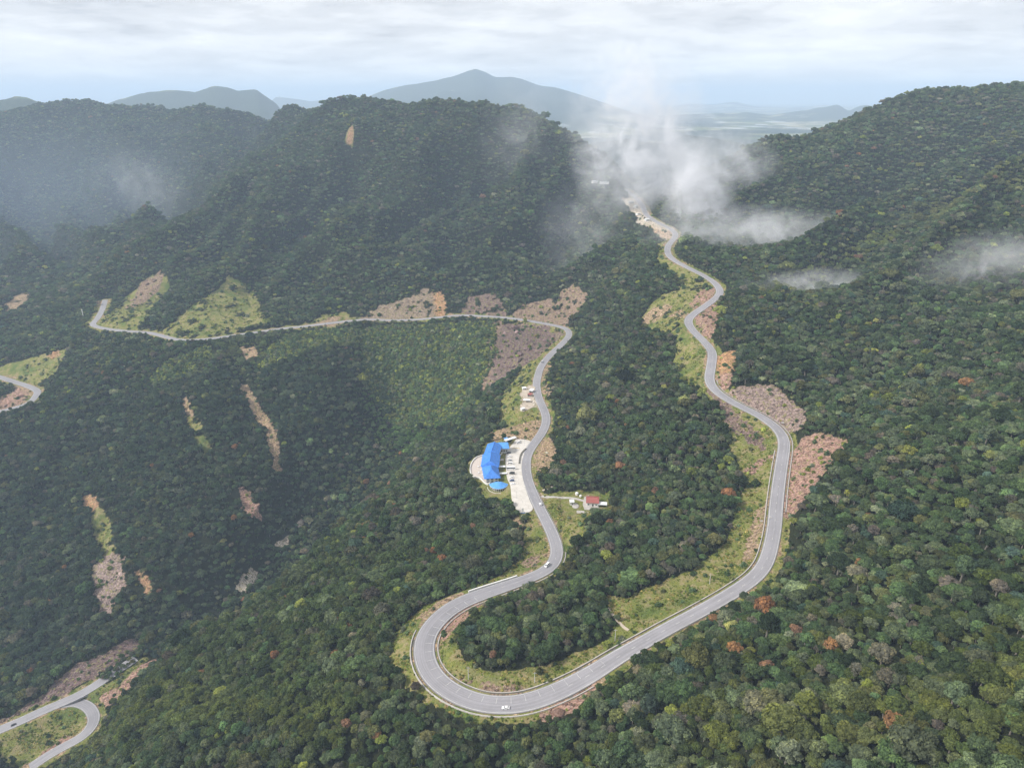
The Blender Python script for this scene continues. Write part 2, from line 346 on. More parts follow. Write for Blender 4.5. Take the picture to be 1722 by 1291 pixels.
# ------------------------------------------------------------------ bare cuts, slides, verges: outlines found on the ground
PINK, TAN, ORANGE, MAUVE, GREYR, PALE, BROWN = (.31, .195, .155), (.33, .24, .155), (.40, .235, .125), (.15, .105, .10), (.25, .19, .17), (.50, .45, .38), (.23, .165, .125)
AREAS = [  # kind, colour, strength, outline
 ('grass', None, 1, [(722, 1122), (722, 1075), (742, 1045), (800, 1010), (822, 1014), (778, 1050), (762, 1085), (775, 1118), (830, 1130), (900, 1128), (985, 1095), (1035, 1072), (1047, 1045), (1022, 1022), (1012, 1002), (1050, 1012), (1100, 987), (1170, 962), (1228, 917), (1238, 860), (1258, 818), (1232, 760), (1216, 700), (1180, 655), (1150, 642), (1135, 612), (1142, 580), (1130, 560), (1150, 546), (1185, 600), (1186, 650), (1250, 692), (1305, 742), (1300, 800), (1292, 880), (1278, 940), (1220, 987), (1075, 1070), (960, 1138), (850, 1170), (770, 1157)]),
 ('grass', None, 1, [(700, 1030), (725, 1015), (765, 998), (705, 1070), (705, 1130), (735, 1172), (722, 1182), (690, 1150), (655, 1110), (660, 1075)]),
 ('grass', None, 1, [(790, 990), (850, 965), (880, 938), (885, 890), (890, 862), (905, 868), (922, 915), (922, 945), (892, 964), (800, 1000)]),
 ('grass', None, 1, [(905, 835), (960, 828), (1022, 833), (1028, 862), (982, 872), (985, 895), (966, 915), (948, 930), (940, 900), (925, 865)]),
 ('grass', None, 1, [(842, 695), (880, 640), (905, 600), (938, 572), (950, 580), (915, 612), (900, 640), (900, 660), (905, 690), (912, 710), (900, 738), (885, 722), (860, 722), (848, 708)]),
 ('grass', None, .9, [(1110, 500), (1160, 474), (1206, 480), (1202, 500), (1150, 540), (1122, 560), (1080, 548), (1088, 520)]),
 ('grass', None, 1, [(1108, 410), (1122, 408), (1130, 440), (1177, 470), (1150, 477), (1108, 440)]),
 ('grass', None, .9, [(170, 548), (210, 500), (262, 460), (280, 472), (245, 540), (215, 557)]),
 ('grass', None, .8, [(275, 555), (330, 510), (388, 465), (430, 490), (446, 545), (350, 566), (300, 566)]),
 ('grass', None, .8, [(498, 552), (540, 530), (582, 528), (602, 540), (560, 551)]),
 ('grass', None, 1, [(0, 622), (60, 600), (112, 588), (92, 630), (48, 644), (20, 638)]),
 ('grass', None, .9, [(0, 1244), (60, 1212), (128, 1192), (146, 1202), (138, 1230), (90, 1260), (20, 1291), (0, 1291)]),
 ('grass', None, .8, [(160, 1165), (205, 1135), (235, 1110), (255, 1105), (215, 1145), (180, 1170)]),
 ('grass', None, .8, [(862, 545), (940, 552), (930, 590), (890, 640), (850, 690), (838, 672), (880, 620)]),
 ('grass', None, .8, [(582, 242), (592, 214), (599, 240), (592, 250)]),
 ('grass', None, .8, [(150, 858), (160, 848), (186, 880), (193, 930), (178, 935)]),
 ('grass', None, .7, [(312, 700), (330, 700), (355, 760), (340, 765)]),
 ('grass', None, 1, [(806, 812), (830, 818), (858, 815), (862, 846), (842, 848), (815, 838)]),
 ('scrub', None, 1, [(608, 552), (700, 545), (832, 538), (832, 600), (805, 655), (770, 700), (700, 720), (640, 690), (612, 640)]),
 ('scrub', None, .8, [(430, 610), (480, 560), (590, 552), (600, 575), (520, 590), (440, 625)]),
 ('scrub', None, .7, [(250, 640), (340, 585), (370, 590), (300, 640), (260, 655)]),
 ('bare', PINK, 1, [(738, 1075), (752, 1042), (800, 1014), (812, 1016), (772, 1046), (752, 1080)]),
 ('bare', BROWN, .8, [(766, 1140), (800, 1146), (860, 1158), (900, 1150), (880, 1168), (820, 1168)]),
 ('bare', PINK, .9, [(893, 1196), (945, 1182), (993, 1150), (1000, 1160), (965, 1200), (918, 1213)]),
 ('bare', TAN, .7, [(698, 1040), (750, 1005), (790, 994), (728, 1038), (704, 1075)]),
 ('bare', TAN, 1, [(812, 735), (850, 722), (898, 708), (910, 722), (892, 744), (862, 734), (835, 740)]),
 ('bare', TAN, 1, [(901, 764), (916, 735), (930, 742), (933, 780), (921, 798), (905, 794)]),
 ('bare', ORANGE, 1, [(1201, 612), (1206, 600), (1237, 590), (1232, 625), (1213, 632)]),
 ('bare', PINK, 1, [(1202, 634), (1230, 628), (1225, 650), (1214, 657)]),
 ('bare', GREYR, 1, [(1225, 658), (1300, 648), (1345, 690), (1352, 720), (1322, 725), (1268, 690)]),
 ('bare', PINK, 1, [(1325, 775), (1350, 735), (1378, 730), (1428, 743), (1392, 782), (1345, 850), (1320, 888), (1316, 850)]),
 ('bare', PINK, .9, [(1165, 527), (1208, 500), (1200, 560), (1190, 572), (1172, 552)]),
 ('bare', PINK, .9, [(1160, 512), (1188, 478), (1204, 484), (1196, 503), (1168, 520)]),
 ('bare', TAN, .9, [(1080, 540), (1100, 518), (1126, 514), (1112, 535), (1086, 546)]),
 ('bare', TAN, .9, [(1126, 530), (1146, 520), (1160, 535), (1152, 542)]),
 ('bare', PALE, 1, [(1048, 334), (1076, 334), (1091, 363), (1130, 384), (1132, 404), (1116, 404), (1098, 386), (1072, 374), (1056, 352)]),
 ('bare', ORANGE, .7, [(1098, 382), (1126, 390), (1128, 404), (1112, 404)]),
 ('bare', MAUVE, .8, [(1188, 655), (1204, 668), (1250, 700), (1290, 745), (1280, 756), (1225, 715)]),
 ('bare', PINK, 1, [(1255, 792), (1278, 774), (1292, 768), (1276, 790), (1258, 800)]),
 ('bare', TAN, .6, [(1270, 860), (1290, 850), (1285, 920), (1250, 950), (1262, 900)]),
 ('bare', (.25, .20, .15), .85, [(600, 538), (640, 514), (700, 494), (716, 486), (735, 500), (735, 532), (680, 537)]),
 ('bare', ORANGE, 1, [(732, 496), (741, 490), (749, 520), (744, 533), (735, 532)]),
 ('bare', MAUVE, .8, [(776, 528), (790, 500), (825, 494), (842, 510), (848, 532)]),
 ('bare', BROWN, .92, [(858, 535), (880, 514), (960, 486), (988, 489), (982, 510), (952, 548), (900, 540)]),
 ('bare', MAUVE, 1, [(848, 545), (925, 549), (930, 570), (905, 600), (870, 622), (842, 640), (815, 662), (822, 610), (836, 560)]),
 ('bare', BROWN, 1, [(826, 545), (842, 540), (828, 600), (818, 662), (810, 660), (818, 600)]),
 ('bare', MAUVE, .9, [(905, 570), (935, 555), (948, 562), (915, 590)]),
 ('bare', BROWN, .8, [(208, 520), (236, 478), (268, 458), (276, 470), (246, 510)]),
 ('bare', TAN, .7, [(515, 548), (560, 534), (596, 536), (560, 550)]),
 ('bare', ORANGE, .9, [(84, 600), (98, 586), (100, 600), (90, 606)]),
 ('bare', PINK, 1, [(0, 668), (36, 654), (46, 664), (26, 682), (0, 690)]),
 ('bare', TAN, 1, [(405, 647), (413, 647), (440, 690), (464, 728), (470, 790), (464, 790), (455, 742), (430, 697)]),
 ('bare', TAN, 1, [(310, 672), (319, 676), (323, 700), (313, 694)]),
 ('bare', PINK, 1, [(402, 822), (418, 828), (438, 872), (426, 878), (408, 850)]),
 ('bare', ORANGE, .9, [(138, 836), (154, 833), (163, 852), (154, 860)]),
 ('bare', GREYR, 1, [(158, 950), (180, 935), (206, 938), (208, 980), (190, 1006), (186, 1035), (172, 1036), (160, 1000)]),
 ('bare', ORANGE, .8, [(228, 965), (245, 960), (252, 985), (262, 1010), (250, 1012), (240, 985)]),
 ('bare', TAN, 1, [(404, 587), (428, 584), (431, 600), (418, 608)]),
 ('bare', PALE, 1, [(398, 992), (426, 958), (433, 964), (412, 993)]),
 ('bare', PALE, 1, [(466, 917), (486, 903), (484, 915), (470, 924)]),
 ('bare', PALE, 1, [(500, 882), (514, 868), (516, 876), (505, 888)]),
 ('bare', MAUVE, 1, [(20, 1208), (70, 1168), (130, 1118), (180, 1098), (230, 1072), (238, 1092), (195, 1118), (100, 1172), (0, 1216)]),
 ('bare', PINK, 1, [(168, 1172), (200, 1158), (258, 1108), (267, 1114), (212, 1168), (182, 1188)]),
 ('bare', PINK, 1, [(62, 1276), (110, 1238), (122, 1240), (76, 1284)]),
 ('bare', TAN, .9, [(22, 500), (40, 492), (48, 498), (30, 525), (14, 528)]),
 ('bare', ORANGE, .8, [(586, 236), (592, 216), (596, 232), (591, 242)]),
 ('bare', TAN, .6, [(855, 872), (890, 868), (898, 880), (885, 895), (868, 890)]),
 ('bare', BROWN, .6, [(868, 950), (895, 935), (915, 930), (900, 955)]),
 ('bare', PALE, 1, [(876, 664), (893, 650), (901, 668), (908, 686), (890, 682), (878, 694)]),
 ('bare', TAN, .7, [(908, 640), (920, 610), (926, 616), (918, 650), (925, 662), (912, 662)]),
]
GRASS = np.zeros_like(H); SCRUB = np.zeros_like(H); BARE = np.zeros_like(H)
BCOL = np.zeros(H.shape + (3,)); BCOL[:] = BROWN
EDGE = fbm(GX / 9, GY / 9, 77, 3) + 0.7 * fbm(GX / 30, GY / 30, 78, 2)
for kind, colr, st, outl in AREAS:
    pts = np.array([ground(a, b) for a, b in outl])
    if np.ptp(pts[:, 1]) > 900 or np.ptp(pts[:, 0]) > 900: print('area spans', kind, outl[0])
    lo, hi = pts[:, :2].min(0) - 15, pts[:, :2].max(0) + 15
    i0, i1 = np.searchsorted(AX, [lo[0], hi[0]]); j0, j1 = np.searchsorted(AY, [lo[1], hi[1]])
    sl = (slice(j0, j1), slice(i0, i1))
    if i1 <= i0 or j1 <= j0: continue
    e = 1.0 + 0.012 * pts[:, 1].mean() ** 0.9
    m = st * smooth(-0.5, 0.5, (poly_sd(pts, GX[sl], GY[sl]) + 0.6 * e * EDGE[sl]) / e + 0.25)
    if st < 1: m = m * np.clip(1.05 + .55 * EDGE[sl] + .9 * fbm(GX[sl] / 24, GY[sl] / 24, 555, 2), 0, 1)
    A = {'grass': GRASS, 'scrub': SCRUB, 'bare': BARE}[kind]
    if kind == 'bare':
        BCOL[sl] = BCOL[sl] * (1 - m[..., None]) + np.array(colr) * m[..., None]
    A[sl] = np.maximum(A[sl], m)
# disturbed verge along every road, soil showing in places
verge = 1 - smooth(1.5, 6.5, RD - rh[RI] - 1.0 + 1.6 * EDGE - 0.3 * SPACE)
verge = verge * ~TAIL[RI]; GRASS = np.maximum(GRASS, verge * 0.9)
vb = ~TAIL[RI] * (1 - smooth(0.0, 3.5, RD - rh[RI] - 0.6 * SPACE)) * np.clip(0.45 + 0.6 * EDGE, 0, 1)
BCOL = np.where((vb > BARE)[..., None], np.array(TAN), BCOL); BARE = np.maximum(BARE, vb)
for poly, keep in zip(PADS, (0.5, 1.5, 2.0, 3.0)):
    s_ = poly_sd(poly, GX, GY); GRASS = np.maximum(GRASS, 0.9 * smooth(-keep - 4, -keep, s_))
OPEN = np.maximum(np.maximum(GRASS, BARE), SCRUB)

# ------------------------------------------------------------------ materials
def mat(name):
    m = bpy.data.materials.new(name); m.use_nodes = True; m.node_tree.nodes.clear(); return m, m.node_tree.nodes, m.node_tree.links
class G:
    """tiny node-graph helper"""
    def __init__(s, name): s.m, s.N, s.L = mat(name)
    def n(s, t, **k):
        x = s.N.new(t)
        for a, b in k.items(): setattr(x, a, b)
        return x
    def put(s, sock, v):
        if hasattr(v, 'is_output'): s.L.new(v, sock)
        elif isinstance(v, (tuple, list)): sock.default_value = tuple(v) + ((1,) if len(v) == 3 and len(sock.default_value) == 4 else ())
        else: sock.default_value = v
    def noise(s, scale, detail=5, rough=.6, vec=None, dist=0):
        x = s.n('ShaderNodeTexNoise'); s.put(x.inputs['Scale'], scale); s.put(x.inputs['Detail'], detail); s.put(x.inputs['Roughness'], rough); s.put(x.inputs['Distortion'], dist)
        if vec is not None: s.put(x.inputs['Vector'], vec)
        return x.outputs['Fac']
    def pos(s): return s.n('ShaderNodeNewGeometry').outputs['Position']
    def scl(s, v, k):
        x = s.n('ShaderNodeVectorMath', operation='MULTIPLY'); s.put(x.inputs[0], v); x.inputs[1].default_value = k; return x.outputs[0]
    def math(s, op, a, b=0.0, c=None):
        x = s.n('ShaderNodeMath', operation=op); s.put(x.inputs[0], a); s.put(x.inputs[1], b)
        if c is not None: s.put(x.inputs[2], c)
        return x.outputs[0]
    def remap(s, v, a, b, c=0., d=1.):
        x = s.n('ShaderNodeMapRange'); s.put(x.inputs[0], v)
        for i, k in enumerate((a, b, c, d)): x.inputs[i + 1].default_value = k
        return x.outputs[0]
    def mix(s, f, a, b, blend='MIX'):
        x = s.n('ShaderNodeMix', data_type='RGBA', blend_type=blend); s.put(x.inputs[0], f); s.put(x.inputs[6], a); s.put(x.inputs[7], b); return x.outputs[2]
    def attr(s, name, kind='GEOMETRY'):
        return s.n('ShaderNodeAttribute', attribute_name=name, attribute_type=kind).outputs
    def ramp(s, f, *st):
        x = s.n('ShaderNodeValToRGB'); s.put(x.inputs[0], f); e = x.color_ramp.elements
        while len(e) < len(st): e.new(.5)
        for k, (p, c) in zip(e, st): k.position = p; k.color = tuple(c) + (1,)
        return x.outputs[0]
    def bump(s, h, strength, dist):
        x = s.n('ShaderNodeBump'); s.put(x.inputs['Height'], h); x.inputs['Strength'].default_value = strength; x.inputs['Distance'].default_value = dist; return x.outputs[0]
    def diffuse(s, colr, normal=None):
        b = s.n('ShaderNodeBsdfDiffuse'); s.put(b.inputs['Color'], colr)
        if normal is not None: s.L.new(normal, b.inputs['Normal'])
        return s.out(b.outputs[0])
    def princ(s, colr, rough=.8, normal=None, metal=0.0, spec=.3):
        b = s.n('ShaderNodeBsdfPrincipled'); s.put(b.inputs['Base Color'], colr); s.put(b.inputs['Roughness'], rough); b.inputs['Metallic'].default_value = metal
        b.inputs['Specular IOR Level'].default_value = spec
        if normal is not None: s.L.new(normal, b.inputs['Normal'])
        return s.out(b.outputs[0])
    def out(s, sh, sock='Surface'):
        o = s.n('ShaderNodeOutputMaterial'); s.L.new(sh, o.inputs[sock]); return s.m

def ground_material():
    g = G('ground'); p = g.pos()
    n1 = g.noise(.9, 6, .7, p); n2 = g.noise(.16, 5, .6, p); n3 = g.noise(.035, 4, .55, p)
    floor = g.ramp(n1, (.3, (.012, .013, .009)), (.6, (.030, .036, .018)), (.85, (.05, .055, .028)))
    gr = g.ramp(n1, (.25, (.066, .084, .022)), (.5, (.165, .178, .048)), (.75, (.28, .262, .088)))
    gr2 = g.ramp(n1, (.25, (.13, .115, .055)), (.55, (.27, .225, .115)), (.8, (.38, .33, .18)))
    grass = g.mix(g.remap(n2, .46, .62), gr, gr2)
    grass = g.mix(g.remap(n3, .5, .66), grass, g.ramp(n1, (.3, (.05, .085, .025)), (.75, (.15, .19, .05))))
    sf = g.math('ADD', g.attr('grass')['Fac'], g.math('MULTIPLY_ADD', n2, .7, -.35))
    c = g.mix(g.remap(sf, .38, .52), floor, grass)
    sc = g.ramp(n1, (.3, (.03, .05, .016)), (.7, (.085, .12, .04)))
    c = g.mix(g.remap(g.math('ADD', g.attr('scrub')['Fac'], g.math('MULTIPLY_ADD', n2, .6, -.3)), .4, .55), c, sc)
    streak = g.noise(1.0, 5, .65, g.scl(p, (.55, .55, .07)), .4)
    bc = g.mix(g.remap(streak, .38, .62), g.mix(1, g.attr('bare_colour')['Color'], (.45, .42, .40), 'MULTIPLY'), g.mix(1, g.attr('bare_colour')['Color'], (1.45, 1.42, 1.4), 'MULTIPLY'))
    bc = g.mix(g.remap(n1, .55, .68), bc, g.mix(.7, bc, (.55, .50, .44)))
    bc = g.mix(g.remap(g.noise(.30, 5, .7, p), .52, .60), bc, g.mix(1, bc, (.42, .43, .42), 'MULTIPLY'))
    bc = g.mix(g.remap(g.noise(.23, 6, .75, g.scl(p, (1, 1, .4))), .54, .60), bc, g.mix(.5, gr, gr2))
    bf = g.math('ADD', g.attr('bare')['Fac'], g.math('MULTIPLY_ADD', g.noise(.35, 5, .65, p), .9, -.45))
    c = g.mix(g.remap(bf, .40, .52), c, bc)
    return g.diffuse(c, g.bump(g.math('ADD', n1, streak), .9, .9))
M = {'ground': ground_material()}

def grid_mesh(name, X, Y, Z, attrs, colors, m):
    ny, nx = X.shape
    me = bpy.data.meshes.new(name)
    co = np.stack([X, Y, Z], -1).reshape(-1, 3).astype(np.float32)
    i = np.arange(ny * nx).reshape(ny, nx)
    q = np.stack([i[:-1, :-1], i[:-1, 1:], i[1:, 1:], i[1:, :-1]], -1).reshape(-1, 4).astype(np.int32)
    me.vertices.add(len(co)); me.vertices.foreach_set('co', co.ravel())
    me.loops.add(q.size); me.loops.foreach_set('vertex_index', q.ravel())
    me.polygons.add(len(q)); me.polygons.foreach_set('loop_start', np.arange(0, q.size, 4, dtype=np.int32))
    me.polygons.foreach_set('use_smooth', np.ones(len(q), bool))
    me.update(calc_edges=True)
    for k, a in attrs.items():
        t = me.attributes.new(k, 'FLOAT', 'POINT'); t.data.foreach_set('value', a.ravel().astype(np.float32))
    for k, a in colors.items():
        t = me.attributes.new(k, 'FLOAT_COLOR', 'POINT')
        t.data.foreach_set('color', np.concatenate([a.reshape(-1, 3), np.ones((a.size // 3, 1))], 1).astype(np.float32).ravel())
    me.materials.append(m)
    o = bpy.data.objects.new(name, me); COL.objects.link(o); return o
def structure(o, label=None):
    o['kind'] = 'structure'
    if label: o['label'] = label
    return o
RILL = ridged((GX + 3 * EDGE) / 11, (GY + 3 * EDGE) / 11, 501, 3) - .6
H = H + BARE * smooth(1.0, 6.0, RD - flat_r) * (1.9 * RILL + .8 * fbm(GX / 5, GY / 5, 511, 2))
terrain = structure(grid_mesh('terrain', GX, GY, H, {'grass': GRASS, 'scrub': SCRUB, 'bare': BARE}, {'bare_colour': BCOL}, M['ground']))

# far plateau and blue ranges, out to the horizon
def far_land():
    t = np.linspace(-1.25, 1.15, 620)                    # X / Y
    d = np.concatenate([np.geomspace(2300, 30000, 240), np.geomspace(32000, 90000, 14)])
    TT, DD = np.meshgrid(t, d); X = TT * DD; Y = DD
    Z = CAM_Z - 352 + 26 * fbm(X / 900, Y / 900, 201, 4) + 22 * np.maximum(0, ridged(X / 700, Y / 700, 211, 3) - .45)
    Z = Z - 30 * (1 - smooth(2500, 3600, Y))
    px = CX + FPX * X / (Y * CP)
    def rng_(prof, z0, w, base=-330, rough=1.0):
        xs = np.array([p[0] for p in prof]); ys = np.array([p[1] for p in prof])
        h = np.interp(px, xs, -(SP + (ys - CY) / FPX * CP) * z0) - base
        y0 = z0 * 1.04 + w * .35 * fbm(X / (w * 2.2), X * 0 + z0, 7, 3)
        edge = smooth(xs[0], xs[0] + 40, px) * (1 - smooth(xs[-1] - 40, xs[-1], px))
        s = np.maximum(0, 1 - np.abs(Y - y0) / w) ** 1.25
        rg = (ridged(X / (w * .38), Y / (w * .55), int(z0), 4) - .62) * .30 * rough
        return CAM_Z + base + edge * np.maximum(h, 0) * np.clip(s * (1 + rg * (1.15 - s)), 0, 1.0)
    sets = [([(540, 190), (570, 182), (600, 168), (650, 150), (700, 140), (735, 135), (760, 130), (785, 121), (800, 117), (815, 122), (832, 130), (862, 130), (880, 134), (905, 142), (930, 145), (980, 160), (1030, 176), (1080, 192), (1130, 205), (1200, 225)], 10500, 4000),
            ([(690, 175), (704, 162), (714, 152), (726, 158), (750, 147), (772, 151), (800, 156), (850, 160), (900, 175)], 9000, 1000),
            ([(120, 190), (160, 178), (200, 166), (240, 155), (262, 153), (300, 150), (330, 153), (362, 144), (385, 147), (400, 152), (432, 150), (446, 160), (470, 176), (500, 188)], 7200, 1700),
            ([(430, 176), (450, 157), (480, 162), (520, 169), (545, 166), (580, 171), (620, 180), (660, 185)], 15000, 3000),
            ([(-220, 175), (-80, 170), (0, 166), (25, 160), (45, 163), (62, 170), (84, 182), (110, 192)], 4700, 1000),
            ([(130, 176), (150, 166), (175, 172), (200, 178)], 16000, 2500),
            ([(1080, 190), (1120, 178), (1160, 172), (1200, 173), (1238, 168), (1275, 177), (1330, 178), (1390, 174), (1440, 178), (1520, 168), (1560, 172)], 21000, 4000),
            ([(1100, 205), (1140, 192), (1200, 189), (1260, 187), (1300, 192), (1340, 186), (1380, 179), (1412, 174), (1432, 184), (1448, 176), (1462, 174), (1490, 186), (1560, 195)], 11000, 1800),
            ([(1040, 262), (1110, 240), (1160, 226), (1200, 230), (1240, 236), (1300, 248), (1360, 262)], 4300, 800),
            ([(960, 250), (1000, 240), (1060, 232), (1120, 240), (1180, 262)], 3700, 600)]
    for s in sets: Z = np.maximum(Z, rng_(*s))
    Z -= (np.hypot(X, Y) ** 2) / 2 / 7.4e6                # the earth falls away
    inn = (X > AX[0] + 20) & (X < AX[-1] - 20) & (Y < AY[-1] - 20)      # stay under the near terrain
    Z = np.where(inn, np.minimum(Z, sample(X, Y) - 40), Z)
    sl = np.abs(np.gradient(Z, axis=0) / np.gradient(Y, axis=0))
    FLD = 1 - smooth(.03, .10, sl + .03 * fbm(X / 500, Y / 500, 301, 3))
    g = G('far_land'); p = g.pos()
    v = g.n('ShaderNodeTexVoronoi'); v.inputs['Scale'].default_value = .0045; g.put(v.inputs['Vector'], g.scl(p, (1, .6, 0)))
    n = g.noise(.05, 6, .7, p); nb = g.noise(.0016, 5, .6, p)
    wood = g.ramp(n, (.3, (.018, .026, .016)), (.55, (.045, .06, .034)), (.8, (.08, .09, .05)))
    sepc = g.n('ShaderNodeSeparateColor'); g.put(sepc.inputs[0], v.outputs['Color'])
    fields = g.ramp(sepc.outputs[0], (.1, (.10, .13, .05)), (.4, (.22, .22, .11)), (.65, (.36, .32, .2)), (.9, (.42, .44, .42)))
    f = g.math('MULTIPLY', g.attr('field')['Fac'], g.remap(nb, .48, .56))
    m = g.diffuse(g.mix(f, wood, fields), g.bump(n, 1.0, 8.0))
    return structure(grid_mesh('far_hills', X, Y, Z, {'field': FLD}, {}, m))
far_land()

# ------------------------------------------------------------------ meshes from plain arrays
def raw_mesh(name, verts, faces, mats=(), midx=None, attrs=None, smooth_=False, uv=None):
    me = bpy.data.meshes.new(name)
    me.from_pydata([tuple(map(float, v)) for v in verts], [], [tuple(int(k) for k in f) for f in faces])
    for m in mats: me.materials.append(m)
    if midx is not None: me.polygons.foreach_set('material_index', np.asarray(midx, np.int32))
    if smooth_: me.polygons.foreach_set('use_smooth', np.ones(len(faces), bool))
    for k, a in (attrs or {}).items():
        t = me.attributes.new(k, 'FLOAT', 'POINT'); t.data.foreach_set('value', np.asarray(a, np.float32))
    if uv is not None:
        l = me.uv_layers.new(name='UVMap'); li = np.empty(len(me.loops), np.int32); me.loops.foreach_get('vertex_index', li)
        l.data.foreach_set('uv', np.asarray(uv, np.float32)[li].ravel())
    me.update(); return me
def add(name, me, parent=None, loc=None):
    o = bpy.data.objects.new(name, me); COL.objects.link(o)
    if parent is not None: o.parent = parent
    if loc is not None: o.location = loc
    return o
def empty(name, loc, rz=0.0):
    o = bpy.data.objects.new(name, None); COL.objects.link(o); o.location = loc; o.rotation_euler = (0, 0, rz); o.empty_display_size = 1; return o
def tag(o, label, cat, group=None):
    o['label'] = label; o['category'] = cat
    if group: o['group'] = group
    return o

# ------------------------------------------------------------------ roads
def asphalt(name, base, var):
    g = G(name); p = g.pos(); uv = g.n('ShaderNodeUVMap').outputs[0]
    n = g.noise(.5, 6, .65, p); n2 = g.noise(.05, 3, .5, p)
    tracks = g.noise(1.0, 3, .6, g.scl(uv, (.012, 9.0, 0)))          # lanes worn along the way of travel
    c = g.mix(g.remap(tracks, .35, .65), tuple(k * (1 - var) for k in base), tuple(k * (1 + var) for k in base))
    c = g.mix(g.remap(n, .35, .75, 0, .45), c, tuple(k * .72 for k in base))
    c = g.mix(g.remap(n2, .45, .6, 0, .35), c, tuple(k * 1.18 for k in base))
    return g.princ(c, .85, g.bump(n, .2, .05))
M['asphalt'] = asphalt('asphalt', (.25, .243, .258), .16)
def plain(name, c, rough=.7, scale=.8, var=.25, metal=0.0, spec=.3):
    g = G(name); n = g.noise(scale, 5, .6, g.n('ShaderNodeTexCoord').outputs['Object'])
    return g.princ(g.mix(g.remap(n, .3, .7), tuple(k * (1 - var) for k in c), tuple(min(1, k * (1 + var * .6)) for k in c)), rough, None, metal, spec)
M['line'] = plain('road_paint', (.50, .50, .485), .75, .25, .35)
M['concrete'] = plain('concrete', (.40, .375, .35), .9, .3, .22)
M['steel'] = plain('galvanised_steel', (.42, .43, .45), .45, .5, .12, .6)
M['darkgap'] = plain('ditch_bed', (.13, .12, .10), .9, .4, .3)
def frame(r):
    t = np.gradient(r[:, :2], axis=0); t /= np.linalg.norm(t, axis=1)[:, None] + 1e-9
    return np.stack([t[:, 1], -t[:, 0]], 1)             # unit vector to the right of travel
def strip(r, prof, closed=False):
    """sweep a profile of (offset to the right, height), arrays or numbers, along a centre line"""
    nrm = frame(r); n = len(r); V = []; S = np.concatenate([[0], np.cumsum(np.linalg.norm(np.diff(r, axis=0), axis=1))]); UV = []
    for o, h in prof:
        o = np.broadcast_to(o, n); h = np.broadcast_to(h, n)
        V.append(np.stack([r[:, 0] + nrm[:, 0] * o, r[:, 1] + nrm[:, 1] * o, r[:, 2] + h], 1)); UV.append(np.stack([S, o / 10], 1))
    k = len(prof); V = np.stack(V, 1).reshape(-1, 3); UV = np.stack(UV, 1).reshape(-1, 2); F = []
    for i in range(n - 1):
        for j in range(k - 1 if not closed else k):
            a, b = i * k + j, i * k + (j + 1) % k
            F.append((a, a + k, b + k, b))
    if closed: F += [tuple(range(k)), tuple(range((n - 1) * k + k - 1, (n - 1) * k - 1, -1))]
    return V, F, UV
def road_object(name, key, label):
    r, w = ROADS[key], HALF[key]
    dz = -0.03 if key == 'loop' else 0.0
    V, F, UV = strip(r, [(w + .9, -1.6 + dz), (w + .35, dz - .02), (w * .5, dz + .05), (0, dz + .08), (-w * .5, dz + .05), (-w - .35, dz - .02), (-w - .9, -1.6 + dz)][::-1])
    return structure(add(name, raw_mesh(name, V, F, [M['asphalt']], uv=UV)), label)
road = road_object('road', 'main', 'grey two-lane mountain road with a hairpin bend')
road_l = road_object('road', 'left', 'road bending back at the left edge of the picture')
road_b = road_object('road', 'low', 'road in the valley at lower left')
road_c = road_object('road', 'loop', 'road turning back below the valley road at lower left')
def sub(r, a, b): return r[max(0, a):b]
for o, key in ((road, 'main'), (road_l, 'left'), (road_b, 'low'), (road_c, 'loop')):
    r, w = ROADS[key], HALF[key]
    for s in (-1, 1):
        V, F, UV = strip(r, [(s * (w - .55), .050), (s * (w - .25), .038)][::-s])
        add('edge_line', raw_mesh('edge_line', V, F, [M['line']]), o)
rm, wm = ROADS['main'], HALF['main']
main_d = project(rm[:, 0], rm[:, 1], rm[:, 2])[2]
i = 0
while i < len(rm) - 4:                                  # centre dashes, one object each while they can be told apart
    if main_d[i] < 1000 and hd[i] > 70:
        V, F, UV = strip(rm[i:i + 2], [(-.10, .105), (.10, .105)])
        add('centre_dash', raw_mesh('centre_dash', V, F, [M['line']]), road)
    i += 4
near_bend = np.nonzero((hd < 92) & (main_d < 520))[0]
for i in near_bend[::3]:                                # rumble bars across the lanes of the bend
    nrm = frame(rm)[i]; t = np.array([nrm[1], -nrm[0]]); c = rm[i]
    side = -1                                           # lane on the inner side of the bend
    a0, a1 = .5, wm[i] - 1.2
    q = []
    for o_, k in ((a0, -.11), (a1, -.11), (a1, .11), (a0, .11)):
        oo = -o_ * side
        q.append((c[0] + nrm[0] * oo + t[0] * k, c[1] + nrm[1] * oo + t[1] * k, c[2] + .115 - .006 * o_))
    add('rumble_bar', raw_mesh('rumble_bar', q, [(0, 1, 2, 3)], [M['line']]), road)
def idx_near(px, py, key='main'):
    r = ROADS[key]; u, v, d = project(r[:, 0], r[:, 1], r[:, 2]); return int(np.argmin((u - px) ** 2 + (v - py) ** 2))
